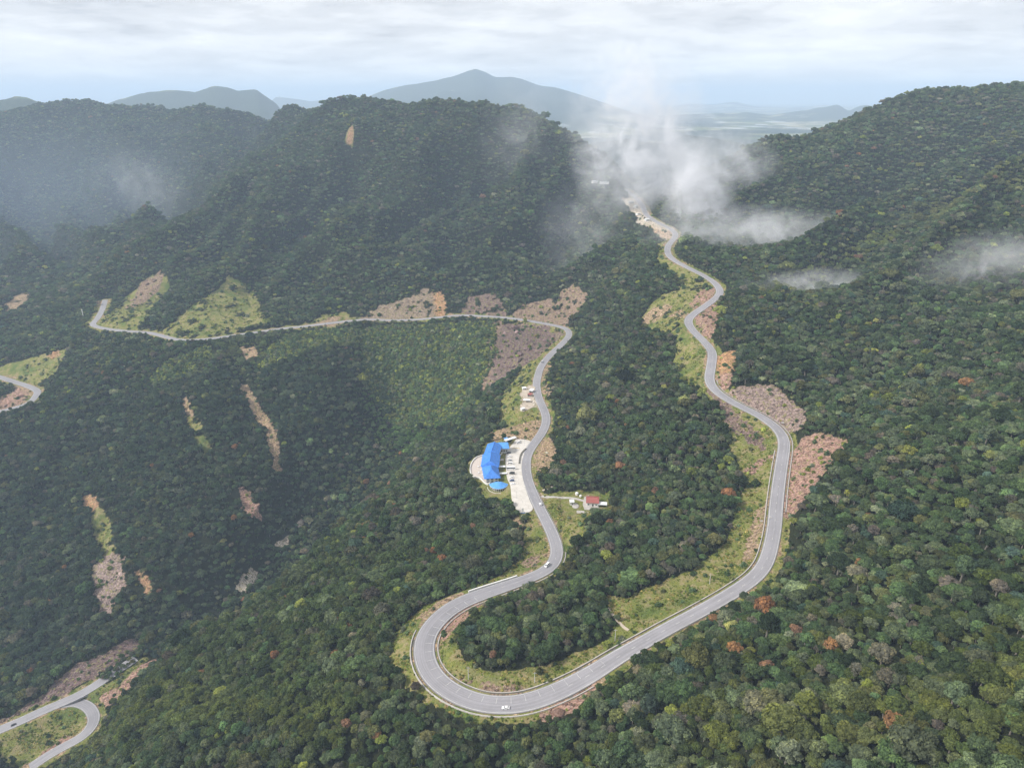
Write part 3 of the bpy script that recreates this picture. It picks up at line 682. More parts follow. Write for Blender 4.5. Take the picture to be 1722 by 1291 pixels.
# travel runs from the far saddle to the hairpin; right of travel is outside at the bend? find the sign once
bi = idx_near(712, 1090)
OUT = 1 if (frame(rm)[bi] @ (rm[bi, :2] - hair[:2])) > 0 else -1
def ditch(a, b, side, label):
    sl = slice(min(a, b), max(a, b)); r, w = rm[sl], wm[sl]
    V, F, UV = strip(r, [(side * (w + .3), -.02), (side * (w + .8), -.55), (side * (w + 1.7), -.55), (side * (w + 2.2), .20), (side * (w + 2.8), .20), (side * (w + 3.1), -1.4)][::-side])
    mi = [k % 5 for k in range(len(F))]; mi = [(0 if (k if side < 0 else 4 - k) in (3, 4) else 1) for k in mi]
    return structure(add('drainage_ditch', raw_mesh('drainage_ditch', V, F, [M['concrete'], M['darkgap']], mi)), label)
ditch(idx_near(1330, 760), idx_near(937, 925), -OUT, 'concrete drainage ditch along the inside of the hairpin')
ditch(idx_near(1193, 638), idx_near(1305, 860), OUT, 'concrete drainage ditch under the pink cut slope')
def guard_rail(a, b, side, label, step=2):
    a, b = min(a, b), max(a, b); r, w = rm[a:b], wm[a:b]
    root = empty('guard_rail', tuple(r[len(r) // 2] - np.array([0, 0, .4]))); tag(root, label, 'guard rail', 'guard rails along the mountain road')
    o_ = side * (w + .55); L0 = np.array(root.location)
    V, F, UV = strip(r, [(o_, .95), (o_ + side * .08, .84), (o_, .74), (o_ + side * .08, .62), (o_, .50)])
    add('rail', raw_mesh('rail', V - L0, F, [M['steel']]), root)
    pm = None; nrm = frame(r)
    for i in range(0, len(r), step):
        if pm is None:
            c = .09; pm = raw_mesh('post', [(x, y, z) for z in (-1.0, .92) for x, y in ((-c, -c), (c, -c), (c, c), (-c, c))], [(0, 1, 5, 4), (1, 2, 6, 5), (2, 3, 7, 6), (3, 0, 4, 7), (4, 5, 6, 7)], [M['steel']])
        q = add('post', pm, root); oo = o_[i] + side * .16
        q.location = (r[i, 0] + nrm[i, 0] * oo - L0[0], r[i, 1] + nrm[i, 1] * oo - L0[1], r[i, 2] - L0[2])
    return root
ditch(idx_near(985, 1140), idx_near(722, 1055), OUT, 'concrete drainage ditch round the outside of the big hairpin bend')
guard_rail(idx_near(1225, 1000), idx_near(1080, 1080), OUT, 'steel guard rail beside the straight right of the hairpin')
guard_rail(idx_near(934, 940), idx_near(893, 822), -OUT, 'steel guard rail between the rest stop and the hairpin')
guard_rail(idx_near(1196, 600), idx_near(1165, 530), -OUT, 'steel guard rail at the bend beside the orange cut')
def barrier(a, b, side, label, h, thick, mt):
    a, b = min(a, b), max(a, b); r, w = rm[a:b], wm[a:b]; o_ = side * (w + .7)
    V, F, UV = strip(r, [(o_, -1.5), (o_, h), (o_ + side * thick, h), (o_ + side * thick, -2.5)][::-side], closed=True)
    return tag(add('concrete_barrier', raw_mesh('concrete_barrier', V, F, [mt])), label, 'barrier')
M['white_wall'] = plain('whitewashed_concrete', (.72, .71, .68), .8, .3, .12)
barrier(idx_near(795, 1004), idx_near(880, 975), OUT, 'long white concrete barrier above the hairpin on the outer edge', 1.0, .9, M['white_wall'])

# ------------------------------------------------------------------ trees
def leaf_material():
    g = G('foliage'); t = g.attr('tint', 'INSTANCER')['Color']; lv = g.attr('leaf')['Fac']
    c = g.mix(1, t, g.ramp(lv, (0, (.46, .50, .50)), (.5, (1, 1, 1)), (1, (1.8, 1.72, 1.35))), 'MULTIPLY')
    d = g.n('ShaderNodeBsdfDiffuse'); g.put(d.inputs[0], c)
    tr = g.n('ShaderNodeBsdfTranslucent'); g.put(tr.inputs[0], g.mix(1, c, (1.0, 1.1, .6), 'MULTIPLY'))
    mx = g.n('ShaderNodeMixShader'); mx.inputs[0].default_value = .30; g.L.new(d.outputs[0], mx.inputs[1]); g.L.new(tr.outputs[0], mx.inputs[2])
    return g.out(mx.outputs[0])
M['leaf'] = leaf_material()
M['bark'] = plain('bark', (.19, .17, .145), .9, 2.0, .35)
_ico = {}
def ico(sub_):
    if sub_ not in _ico:
        bm = bmesh.new(); bmesh.ops.create_icosphere(bm, subdivisions=sub_, radius=1.0)
        _ico[sub_] = (np.array([v.co[:] for v in bm.verts]), np.array([[v.index for v in f.verts] for f in bm.faces])); bm.free()
    return _ico[sub_]
def crown_arrays(r, R, hgt, nl, cards, size, core_sub, seed, droop=.2, spread=.62):
    """a crown as many small leafy domes on a dome: rough cores under small leaf sprays"""
    lobes = [(np.array([0, 0, hgt * .48]), np.array([R * .66, R * .66, hgt * .36]))]
    m = nl + 9
    for k in range(m):
        a = 2.39996 * k + r.uniform(-.35, .35); e = math.asin(np.clip((k + .6) / m * 1.15 - .12, -.1, .98))
        s = R * r.uniform(.24, .40); q = r.uniform(.80, 1.08)
        c = np.array([math.cos(a) * math.cos(e) * R * spread * 1.15 * q, math.sin(a) * math.cos(e) * R * spread * 1.15 * q, hgt * (.40 + .46 * math.sin(e) * q)])
        lobes.append((c, np.array([s, s, s * r.uniform(.62, .85)])))
    V, F, A = [], [], []; n = 0
    iv, fa = ico(core_sub)
    for c, s in lobes:
        d = 1 + .20 * (r.random(len(iv)) - .5) * 2
        p = iv * d[:, None] * s * .84 + c
        V.append(p); F += [tuple(f + n) for f in fa]; A.append(np.full(len(iv), r.uniform(.1, .6))); n += len(iv)
    wts = np.array([s[0] * s[1] + s[0] * s[2] for c, s in lobes]); wts[0] *= .25; wts /= wts.sum()
    lb = r.normal(.5, .17, len(lobes))
    done = 0; guard = 0
    while done < cards and guard < cards * 6:
        guard += 1
        k = r.choice(len(lobes), p=wts); c, s = lobes[k]
        d = r.normal(size=3); d /= np.linalg.norm(d)
        if d[2] < -.25: continue
        p = c + d * s * r.uniform(.88, 1.12)
        if any((((p - c2) / s2) ** 2).sum() < .72 for j, (c2, s2) in enumerate(lobes) if j != k): continue
        nn = d / s; nn /= np.linalg.norm(nn); nn = nn + r.normal(size=3) * .38; nn /= np.linalg.norm(nn)
        t = np.cross(nn, r.normal(size=3)); t /= np.linalg.norm(t); b = np.cross(nn, t)
        h = size * r.uniform(.55, 1.25); w_ = h * r.uniform(.55, .95)
        lv = np.clip(r.normal(lb[k], .16), 0, 1)
        V.append(np.array([p - t * h * .5 - nn * droop * h, p + b * w_ * .5 + nn * .06 * h, p + t * h * .5 - nn * droop * h, p - b * w_ * .5 + nn * .06 * h]))
        F += [(n, n + 1, n + 2), (n, n + 2, n + 3)]; A.append(np.full(4, lv)); n += 4; done += 1
    return np.vstack(V), F, np.concatenate(A)
def trunk_arrays(r, h, rad, limbs=4, R=3.0):
    V, F = [], []
    def tube(p0, p1, r0, r1, k=6):
        n = len(V); d = np.array(p1) - np.array(p0); L = np.linalg.norm(d); d = d / L
        u = np.cross(d, (0.31, .95, .1)); u /= np.linalg.norm(u); w = np.cross(d, u)
        for pp, rr in ((p0, r0), (p1, r1)):
            for i in range(k):
                a = 2 * math.pi * i / k; V.append(np.array(pp) + (u * math.cos(a) + w * math.sin(a)) * rr)
        for i in range(k): F.append((n + i, n + (i + 1) % k, n + k + (i + 1) % k, n + k + i))
    bend = r.normal(size=2) * .3
    m = (bend[0], bend[1], h * .45); t = (bend[0] * .4, bend[1] * .4, h * .8)
    tube((0, 0, -1.2), m, rad, rad * .7); tube(m, t, rad * .7, rad * .3)
    for k in range(limbs):
        a = 2 * math.pi * (k + r.random() * .6) / limbs; z = h * r.uniform(.4, .62)
        tube((m[0], m[1], z), (R * .6 * math.cos(a), R * .6 * math.sin(a), z + h * .22), rad * .38, rad * .14, 5)
    return np.array(V), F
TREES = []                                              # (crown mesh, trunk mesh, joined mesh) per near variety, unit: metres
def join(name, cv, cf, ca, tv, tf):
    return raw_mesh(name, np.vstack([cv, tv]), list(cf) + [tuple(k + len(cv) for k in f) for f in tf], [M['leaf'], M['bark']],
                    [0] * len(cf) + [1] * len(tf), {'leaf': np.concatenate([ca, np.full(len(tv), .5)])})
protos = {'near': [], 'mid': [], 'far': []}
rt = np.random.default_rng(11)
SHAPES = [(4.2, 6.2, 7, .62), (4.8, 5.4, 8, .70), (3.6, 7.0, 6, .55), (4.4, 5.0, 9, .68), (3.2, 5.4, 5, .60), (5.2, 6.0, 10, .72), (3.9, 6.4, 6, .66), (4.6, 6.6, 7, .60)]
for k, (R, hc, nl, spd) in enumerate(SHAPES):
    base = rt.uniform(2.2, 3.6)
    cv, cf, ca = crown_arrays(rt, R, hc, nl, 760 if k not in (2, 6) else 380, .80, 1, k, .2, spd); cv = cv + np.array([0, 0, base])
    tv, tf = trunk_arrays(rt, base + hc * .8, .26 + .03 * R, 4 if k not in (2, 6) else 8, R)
    TREES.append((raw_mesh('crown', cv, cf, [M['leaf']], attrs={'leaf': ca}), raw_mesh('trunk', tv, tf, [M['bark']])))
    protos['near'].append(join('near_tree_%02d' % k, cv, cf, ca, tv, tf))
    cv, cf, ca = crown_arrays(rt, R, hc, nl, 300, 1.25, 1, k, .2, spd)
    protos['mid'].append(join('mid_tree_%02d' % k, cv + np.array([0, 0, base]), cf, ca, tv, tf))
    if k < 6:
        cv, cf, ca = crown_arrays(rt, R * 1.05, hc, 2, 60, 2.0, 1, k, .2, spd)
        protos['far'].append(join('far_tree_%02d' % k, cv + np.array([0, 0, base * .8]), cf, ca, tv[:12], tf[:6]))
def instancer(name, pts, rot, scl, kind, tint, meshes, label):
    """one object that scatters copies of the given meshes on its points"""
    coll = bpy.data.collections.new(name + '_sources')
    for i, me in enumerate(meshes):
        o = bpy.data.objects.new('%s_source_%02d' % (name, i), me); coll.objects.link(o)
    me = bpy.data.meshes.new(name); me.vertices.add(len(pts)); me.vertices.foreach_set('co', np.asarray(pts, np.float32).ravel())
    a = me.attributes.new('rot', 'FLOAT_VECTOR', 'POINT'); a.data.foreach_set('vector', np.asarray(rot, np.float32).ravel())
    a = me.attributes.new('scl', 'FLOAT_VECTOR', 'POINT'); a.data.foreach_set('vector', np.asarray(scl, np.float32).ravel())
    a = me.attributes.new('sort', 'INT', 'POINT'); a.data.foreach_set('value', np.asarray(kind, np.int32))
    a = me.attributes.new('tint', 'FLOAT_COLOR', 'POINT'); a.data.foreach_set('color', np.concatenate([tint, np.ones((len(tint), 1))], 1).astype(np.float32).ravel())
    me.update()
    o = bpy.data.objects.new(name, me); COL.objects.link(o)
    t = bpy.data.node_groups.new(name, 'GeometryNodeTree')
    t.interface.new_socket('Geometry', in_out='INPUT', socket_type='NodeSocketGeometry'); t.interface.new_socket('Geometry', in_out='OUTPUT', socket_type='NodeSocketGeometry')
    N, L = t.nodes, t.links; gi = N.new('NodeGroupInput'); go = N.new('NodeGroupOutput')
    ip = N.new('GeometryNodeInstanceOnPoints'); ci = N.new('GeometryNodeCollectionInfo')
    ci.inputs['Collection'].default_value = coll; ci.inputs['Separate Children'].default_value = True; ci.inputs['Reset Children'].default_value = True
    def na(n, ty):
        x = N.new('GeometryNodeInputNamedAttribute'); x.data_type = ty; x.inputs['Name'].default_value = n; return x.outputs[0]
    L.new(gi.outputs[0], ip.inputs['Points']); L.new(ci.outputs[0], ip.inputs['Instance'])
    ip.inputs['Pick Instance'].default_value = True
    L.new(na('sort', 'INT'), ip.inputs['Instance Index'])
    er = N.new('FunctionNodeEulerToRotation'); L.new(na('rot', 'FLOAT_VECTOR'), er.inputs[0]); L.new(er.outputs[0], ip.inputs['Rotation'])
    L.new(na('scl', 'FLOAT_VECTOR'), ip.inputs['Scale'])
    L.new(ip.outputs[0], go.inputs[0])
    md = o.modifiers.new('scatter', 'NODES'); md.node_group = t
    o['kind'] = 'stuff'; o['label'] = label
    return o
def jitter(x0, x1, y0, y1, s, r):
    nx, ny = int((x1 - x0) / s), int((y1 - y0) / s)
    a, b = np.meshgrid(np.arange(nx), np.arange(ny))
    a = a + .5 * (b % 2)
    x = x0 + (a + r.uniform(-.42, .42, a.shape)) * s; y = y0 + (b + r.uniform(-.42, .42, a.shape)) * s
    return x.ravel(), y.ravel()
def seen(x, y, z, margin, slack):
    """inside the widened view and not deep behind a ridge"""
    u, v, d = project(x, y, z)
    ok = (u > -margin) & (u < 1722 + margin) & (v > -200) & (v < 1291 + margin) & (Y_ok(y))
    k = np.nonzero(ok)[0]; hid = np.zeros(len(k), bool)
    X, Y, Z = x[k], y[k], z[k] + 12
    for t in np.linspace(.25, .97, 40):
        gx, gy, gz = X * t, Y * t, CAM_Z + (Z - CAM_Z) * t
        hid |= (sample(gx, gy) - gz > slack) & (gy > AY[0])
    ok[k[hid]] = False
    return ok
def Y_ok(y): return y > 100
PALETTE = np.array([(.028, .042, .022), (.040, .062, .029), (.060, .075, .044), (.070, .076, .034), (.120, .135, .036), (.084, .076, .062), (.034, .055, .042), (.092, .102, .068), (.054, .080, .038)])
PW = np.array([.25, .23, .22, .11, .03, .04, .03, .06, .03])
RUST = np.array([(.30, .160, .090), (.32, .185, .095), (.27, .165, .115)])
STAND_TINTS = [(np.array([ground(a, b) for a, b in pl]), cc) for pl, cc in (
    ([(1270, 512), (1330, 465), (1420, 425), (1500, 390), (1520, 400), (1400, 460), (1320, 505)], (.20, .23, .06)),
    ([(1500, 372), (1600, 332), (1722, 285), (1722, 320), (1600, 360)], (.19, .20, .07)),  # lit yellowish ridge top, put into the crown tint
    ([(600, 560), (830, 545), (800, 680), (700, 760), (620, 720)], (.12, .215, .065)),
    ([(330, 600), (390, 575), (600, 560), (590, 590), (430, 620)], (.14, .17, .06)),
    ([(610, 935), (700, 905), (860, 880), (800, 960), (690, 1020), (640, 1120), (560, 1230), (200, 1250), (200, 1180), (330, 1090), (480, 970)], (.085, .115, .04)),
    ([(0, 720), (300, 640), (600, 600), (606, 720), (560, 830), (430, 965), (240, 1070), (0, 1190)], (.054, .080, .058)),  # darker blue-green leaves, with the slope's shade painted into the tint
    ([(200, 1140), (400, 1180), (620, 1180), (600, 1291), (100, 1291)], (.15, .17, .045)),
    ([(1150, 1230), (1400, 1180), (1722, 1150), (1722, 1291), (1150, 1291)], (.15, .165, .045)))]
def tints(x, y, r):
    n = len(x); g1 = fbm(x / 70, y / 70, 401, 3); g2 = fbm(x / 40, y / 40, 431, 2)
    u = np.clip(r.random(n) * .72 + .14 + .20 * g1, 0, .999)
    order = np.array([0, 6, 1, 8, 2, 5, 3, 7, 4]); cum = np.cumsum(PW[order] / PW.sum())
    k = order[np.searchsorted(cum, u)]
    mixk = r.random(n) < .35; k = np.where(mixk, r.choice(len(PW), n, p=PW / PW.sum()), k)
    t = 1.95 * PALETTE[k] * np.exp(r.normal(0, .26, n))[:, None] * (1 + .18 * g2)[:, None]
    t *= 1 + r.normal(0, .035, (n, 3))
    near = (1 - smooth(250, 520, y))[:, None]                # more yellow-leaved trees low in the foreground forest
    yl = (r.random(n) < .17)[:, None] * near
    t = t * (1 - yl * .6) + np.array([.105, .125, .028]) * yl * .6
    for pl, cc in STAND_TINTS:                              # paler stands, plus slope light and shade painted into the crown tint
        m_ = smooth(-12, 12, poly_sd(pl, x, y) + 9 * g2) * (r.random(n) < .75); t = t * (1 - m_[:, None] * .55) + np.array(cc) * np.exp(r.normal(0, .25, n))[:, None] * m_[:, None] * .55
    ru = r.random(n) < .0022
    t[ru] = RUST[r.integers(0, 3, ru.sum())] * r.uniform(.8, 1.1, ru.sum())[:, None]
    return np.clip(t, .008, .4), ru
def scatter_forest():
    r = np.random.default_rng(23); xs, ys = [], []
    for y0, y1, s in ((110, 700, 4.7), (700, 1300, 5.2), (1300, 2100, 6.2), (2100, 3800, 7.6)):
        w = 1.0 * y1 + 150; x, y = jitter(max(AX[0], -w), min(AX[-1], w), y0, y1, s, r); xs.append(x); ys.append(y)
    x = np.concatenate(xs); y = np.concatenate(ys)
    op = sample(x, y, OPEN); z = sample(x, y)
    rd, ri = road_near(x, y); gap = fbm(x / 13, y / 13, 887, 2); keep = (op < .42) & (r.random(len(x)) > .05 + .25 * smooth(.45, .8, gap)) & (rd > np.where(TAIL[ri], -1, rh[ri] + 6.5))
    x, y, z = x[keep], y[keep], z[keep]
    k = seen(x, y, z, 160, 25); x, y, z = x[k], y[k], z[k]
    tn, ru = tints(x, y, r)
    n = len(x); big = np.exp(r.normal(-.32, .27, n)) * (1 + .18 * smooth(700, 2200, y)) * (1 + .13 * fbm(x / 55, y / 55, 77, 2))
    em = r.random(n) < .03; big = np.where(em, big * r.uniform(1.25, 1.7, n), big)      # emergent old trees
    rd, ri = road_near(x, y); edge = np.maximum(smooth(.02, .4, sample(x, y, OPEN)), 1 - smooth(8, 20, rd - rh[ri])); big *= 1 - .34 * edge
    s = np.stack([big * r.uniform(.88, 1.12, n), big * r.uniform(.88, 1.12, n), big * r.uniform(.82, 1.22, n)], 1)
    rot = np.stack([r.normal(0, .05, n), r.normal(0, .05, n), r.uniform(0, 6.283, n)], 1)
    return np.stack([x, y, z], 1), rot, s, r.integers(0, 8, n), tn, ru
FP, FR, FS, FK, FT, FU = scatter_forest()
fu, fv, fd = project(FP[:, 0], FP[:, 1], FP[:, 2] + 7)
inview = (fu > 4) & (fu < 1718) & (fv > 4) & (fv < 1287)

# single trees: the rust-coloured ones that stand out, then the ones that show largest; the rest is the forest mass
RUSTY = [(820, 1086, 'bright rust-orange tree inside the hairpin loop, the lower of two'), (880, 1038, 'rust-orange tree inside the hairpin loop, the upper of two'),
    (716, 917, 'rust-orange tree in the dark forest left of the road above the hairpin'), (743, 932, 'brownish rust tree just right of a brighter rust tree left of the road'),
    (572, 1205, 'rust-orange tree in the bottom left forest of the near spur'), (559, 1039, 'dull rust tree high on the near spur left of the hairpin'),
    (460, 1094, 'small rust tree on the left flank of the near spur'), (1454, 935, 'dark red-brown tree right of the long straight road'),
    (1340, 1050, 'red-brown tree in the right foreground below the bend'), (1282, 1020, 'rust-brown tree just below the right-hand road bend'),
    (1227, 1082, 'pinkish rust tree below the straight right of the hairpin'), (1397, 1077, 'orange tree with flowering top in the right foreground'),
    (1297, 1104, 'small orange-red tree between two rust trees right of the hairpin'), (1487, 1207, 'pale orange tree near the bottom right of the forest'),
    (952, 630, 'small rust tree beside the road above the roadside stalls'), (1036, 671, 'rust tree in the middle of the forest between the two roads'),
    (1051, 707, 'orange-brown tree below another rust tree between the two roads'), (952, 715, 'rust tree right of the bend above the car park'),
    (949, 772, 'red-brown tree right of the tan cut opposite the car park'), (1097, 822, 'pale rust tree uphill of the red-roofed house'),
    (1020, 870, 'small rust tree just below the red-roofed house'), (768, 697, 'rust tree in the hollow left of the roadside stalls')]
taken = np.zeros(len(FP), bool)
def colour_word(t):
    b = t.mean(); gr = t[1] / (t[0] + 1e-6); yb = t[1] / (t[2] + 1e-6)
    if gr < 1.0: return 'grey-brown'
    if yb > 2.6 and b > .08: return 'bright yellow-green'
    if yb > 2.0 and gr < 1.25: return 'olive'
    if b < .055: return 'very dark green'
    if gr < 1.22: return 'pale grey-green' if b > .12 else 'grey-green'
    if b > .115: return 'light green'
    return 'mid green' if b > .075 else 'dark green'
def zone(u, v):
    row = 'along the bottom edge' if v > 1190 else 'a little above the bottom edge' if v > 1080 else 'higher up the slope'
    if u > 1560: return row + ' at far right'
    if u > 1380: return row + ' in the right foreground'
    if u > 1160: return row + ' right of the hairpin'
    if u > 900: return row + ' below the straight right of the bend'
    if u > 600: return row + ' below the hairpin bend'
    return row + ' at bottom left'
def size_word(sc): return 'large ' if sc > .95 else 'small ' if sc < .66 else 'mid-sized '
def single_tree(k, label, group):
    o = empty('tree', tuple(FP[k] - np.array([0, 0, .2]))); o.rotation_euler = tuple(FR[k]); o.scale = tuple(FS[k])
    tag(o, label, 'tree', group)
    c = add('crown', TREES[FK[k]][0], o); add('trunk', TREES[FK[k]][1], o)
    c['tint'] = [float(a) for a in FT[k]]
    taken[k] = True
for px, py, lab in RUSTY:
    d_ = (fu - px) ** 2 + (fv - py) ** 2 + 1e6 * (~inview) + 1e6 * taken
    near_c = np.argsort(d_)[:6]; k = near_c[np.argmin(fd[near_c])]
    FT[k] = RUST[rng.integers(0, 3)] * rng.uniform(.85, 1.15); FS[k] = np.maximum(FS[k] * 1.2, .95) * np.array([.85, .85, 1.15])
    single_tree(k, lab, 'rust-coloured trees scattered in the green forest')
cand = np.nonzero(inview & ~taken)[0]
for k in cand[np.argsort(fd[cand])][:276]:
    if FU[k]: lab = 'tree with rusty leaves ' + zone(fu[k], fv[k])
    else: lab = '%s%s tree %s' % (size_word(FS[k].mean()), colour_word(FT[k]), zone(fu[k], fv[k]))
    single_tree(k, lab, lab.replace(' tree ', ' trees '))
rest = ~taken
for nm, key, sel, lab in (('near_forest', 'near', rest & (fd < 620), 'dense green broadleaf forest round the hairpin'),
                          ('middle_forest', 'mid', rest & (fd >= 620) & (fd < 1250), 'dense green forest on the slopes beside the road'),
                          ('distant_forest', 'far', rest & (fd >= 1250), 'forest covering the mountains behind')):
    kk = FK[sel] % len(protos[key])
    instancer(nm, FP[sel] - np.array([0, 0, .4]), FR[sel], FS[sel], kk, FT[sel], protos[key], lab)
print('forest', len(FP), [(int((rest & (fd < a)).sum())) for a in (620, 1250)])

# undergrowth: grass tufts and low bushes on the verges, taller scrub in the hollow
def tuft(r, n, R, h, size, core):
    V, F, A = [], [], []; k = 0
    if core:
        iv, fa = ico(1); p = iv * np.array([R * .8, R * .8, h * .75]) * (1 + .2 * (r.random(len(iv))[:, None] - .5)) + np.array([0, 0, h * .15])
        V.append(p); F += [tuple(f) for f in fa]; A.append(r.random(len(iv)) * .6); k = len(iv)
    for _ in range(n):
        a = r.uniform(0, 6.283); e = r.uniform(.1, 1.4); d = np.array([math.cos(a) * math.cos(e), math.sin(a) * math.cos(e), math.sin(e)])
        p = d * np.array([R, R, h]) * r.uniform(.75, 1.1); nn = d + r.normal(size=3) * .5; nn /= np.linalg.norm(nn)
        t = np.cross(nn, r.normal(size=3)); t /= np.linalg.norm(t); b = np.cross(nn, t); s = size * r.uniform(.6, 1.3)
        V.append(np.array([p - t * s * .5, p + b * s * .35, p + t * s * .5, p - b * s * .35])); F += [(k, k + 1, k + 2), (k, k + 2, k + 3)]; A.append(np.full(4, r.random())); k += 4
    return raw_mesh('tuft', np.vstack(V), F, [M['leaf']], attrs={'leaf': np.concatenate(A)})
tufts = [tuft(rt, 26, .9, .55, .55, True), tuft(rt, 34, .7, .8, .5, True), tuft(rt, 40, 1.2, .7, .6, True), tuft(rt, 22, .5, .5, .4, True)]
bushes = [tuft(rt, 60, 1.5, 1.5, .8, True), tuft(rt, 70, 1.9, 1.7, .9, True), tuft(rt, 50, 1.2, 2.0, .8, True)]
def undergrowth():
    r = np.random.default_rng(31)
    X, Y, S_, T_, K_ = [], [], [], [], []
    for y0, y1, s in ((200, 620, 1.5), (620, 1000, 2.2), (1000, 1500, 3.6)):
        x, y = jitter(-900 if y1 > 1000 else -560, 480, y0, y1, s, r)
        g = sample(x, y, GRASS); b = sample(x, y, BARE); sc_ = sample(x, y, SCRUB)
        rd, ri = road_near(x, y); clear = rd > rh[ri] + 3.0
        for pd in PADS: clear &= poly_sd(pd, x, y) < -.8
        patch = .5 + .5 * fbm(x / 16, y / 16, 91, 3)
        k = clear & (sc_ < .5) & (g > .42) & (r.random(len(x)) < np.clip(patch * 1.3 - .1, .08, .9) * np.where(b > .45, .22, 1))
        n = k.sum(); X.append(x[k]); Y.append(y[k]); q = np.exp(r.normal(-.1, .3, n)) * s / 1.5 ** .6 / s ** .55
        S_.append(np.stack([q, q, q * r.uniform(.5, 1.0, n)], 1)); K_.append(r.integers(0, 4, n))
        dry = r.random(n) < np.clip(.30 + .5 * fbm(x[k] / 22, y[k] / 22, 95, 2), .05, .9)
        c = np.where(dry[:, None], np.array([.28, .235, .09]), np.array([.13, .165, .038])) * np.exp(r.normal(0, .22, n))[:, None]; T_.append(c)
        m = clear & (((sc_ > .45) & (r.random(len(x)) < (.55 if s < 2 else .8))) | ((b > .42) & (r.random(len(x)) < .022 * s * np.clip(patch * 2 - .5, 0, 1.5))) | ((g > .42) & (b < .4) & (r.random(len(x)) < .035 * s * np.clip(patch * 2 - .6, 0, 1))))
        n = m.sum(); X.append(x[m]); Y.append(y[m]); q = np.exp(r.normal(.05, .3, n)) * (s / 1.5) ** .5
        S_.append(np.stack([q, q, q * r.uniform(.6, 1.2, n)], 1)); K_.append(4 + r.integers(0, 3, n))
        c = PALETTE[r.choice([1, 8, 3, 4, 7], n, p=[.25, .3, .15, .2, .10])] * 1.9 * np.exp(r.normal(0, .25, n))[:, None]; T_.append(c)
    x, y = np.concatenate(X), np.concatenate(Y); z = sample(x, y); n = len(x)
    ok = seen(x, y, z, 80, 25)
    print('undergrowth', ok.sum())
    rot = np.stack([r.normal(0, .1, n), r.normal(0, .1, n), r.uniform(0, 6.28, n)], 1)
    instancer('undergrowth', np.stack([x, y, z], 1)[ok], rot[ok], np.concatenate(S_)[ok], np.concatenate(K_)[ok], np.concatenate(T_)[ok], tufts + bushes, 'yellow-green grass, weeds and low bushes along the road verges')
undergrowth()
def rubble():
    r = np.random.default_rng(37); X, Y, S_ = [], [], []
    for y0, y1, s in ((200, 620, 1.6), (620, 1000, 2.4), (1000, 1600, 4.0)):
        x, y = jitter(-900 if y1 > 1000 else -560, 480, y0, y1, s, r); b = sample(x, y, BARE); rd, ri = road_near(x, y)
        k = (b > .5) & (rd > rh[ri] + 3.2) & (r.random(len(x)) < .12)
        for pd in PADS: k &= poly_sd(pd, x, y) < -1
        n = k.sum(); X.append(x[k]); Y.append(y[k]); S_.append(np.exp(r.normal(-.40, .55, n)) * (s / 1.6) ** .9)
    x, y, q = map(np.concatenate, (X, Y, S_)); n = len(x); z = sample(x, y); ok = seen(x, y, z, 60, 20)
    c = np.stack([sample(x, y, BCOL[..., i]) for i in range(3)], 1) * np.exp(r.normal(.08, .3, n))[:, None]
    g = G('rock'); p = g.pos(); t = g.attr('tint', 'INSTANCER')['Color']
    m = g.diffuse(g.mix(g.remap(g.noise(1.2, 4, .6, p), .35, .65), g.mix(1, t, (.6, .6, .6), 'MULTIPLY'), t))
    rocks = []
    for k in range(4):
        iv, fa = ico(2 if k < 2 else 1); v = iv * (1 + .35 * (r.random(len(iv))[:, None] - .5)) * np.array([1, r.uniform(.6, .9), r.uniform(.45, .7)])
        rocks.append(raw_mesh('rock', v, fa, [m]))
    instancer('rubble', np.stack([x, y, z], 1)[ok], r.uniform(0, 6.28, (n, 3))[ok] * np.array([.1, .1, 1]), (q[:, None] * r.uniform(.7, 1.3, (n, 3)))[ok], r.integers(0, 4, n)[ok], np.clip(c, .02, .6)[ok], rocks, 'broken rock and clods lying on the bare cut slopes')
rubble()

# ------------------------------------------------------------------ buildings
M['blue_roof'] = None
def sheet_roof(name, c, pitch=.5):
    """corrugated painted sheet: ribs, fading, streaks"""
    g = G(name); co = g.n('ShaderNodeTexCoord').outputs['Object']
    w = g.n('ShaderNodeTexWave'); w.inputs['Scale'].default_value = 1.0 / pitch; g.put(w.inputs['Vector'], co)
    n = g.noise(.35, 5, .6, co); n2 = g.noise(1.0, 4, .6, g.scl(co, (1.5, .15, .15)))
    cc = g.mix(g.remap(n, .3, .7), tuple(k * .80 for k in c), tuple(min(1, k * 1.15) for k in c))
    cc = g.mix(g.remap(n2, .55, .75, 0, .35), cc, tuple(.5 * k + .22 for k in c))
    return g.princ(cc, .5, g.bump(w.outputs['Fac'], .5, .05), 0, .35)
M['blue_roof'] = sheet_roof('blue_sheet_roof', (.045, .20, .62))
M['light_blue_roof'] = sheet_roof('light_blue_sheet_roof', (.09, .30, .68))
M['red_roof'] = sheet_roof('rusted_red_roof', (.30, .085, .07))
M['white_roof'] = sheet_roof('white_sheet_roof', (.72, .73, .74))
M['plaster'] = plain('white_plaster', (.70, .69, .66), .85, .25, .12)
M['cream'] = plain('cream_plaster', (.60, .53, .42), .85, .25, .15)
M['glass'] = plain('dark_window_glass', (.045, .055, .065), .12, .4, .2, 0, .6)
M['dark'] = plain('dark_opening', (.03, .03, .032), .8, .5, .3)
M['paving'] = plain('pink_terrace_paving', (.50, .44, .40), .9, .5, .18)
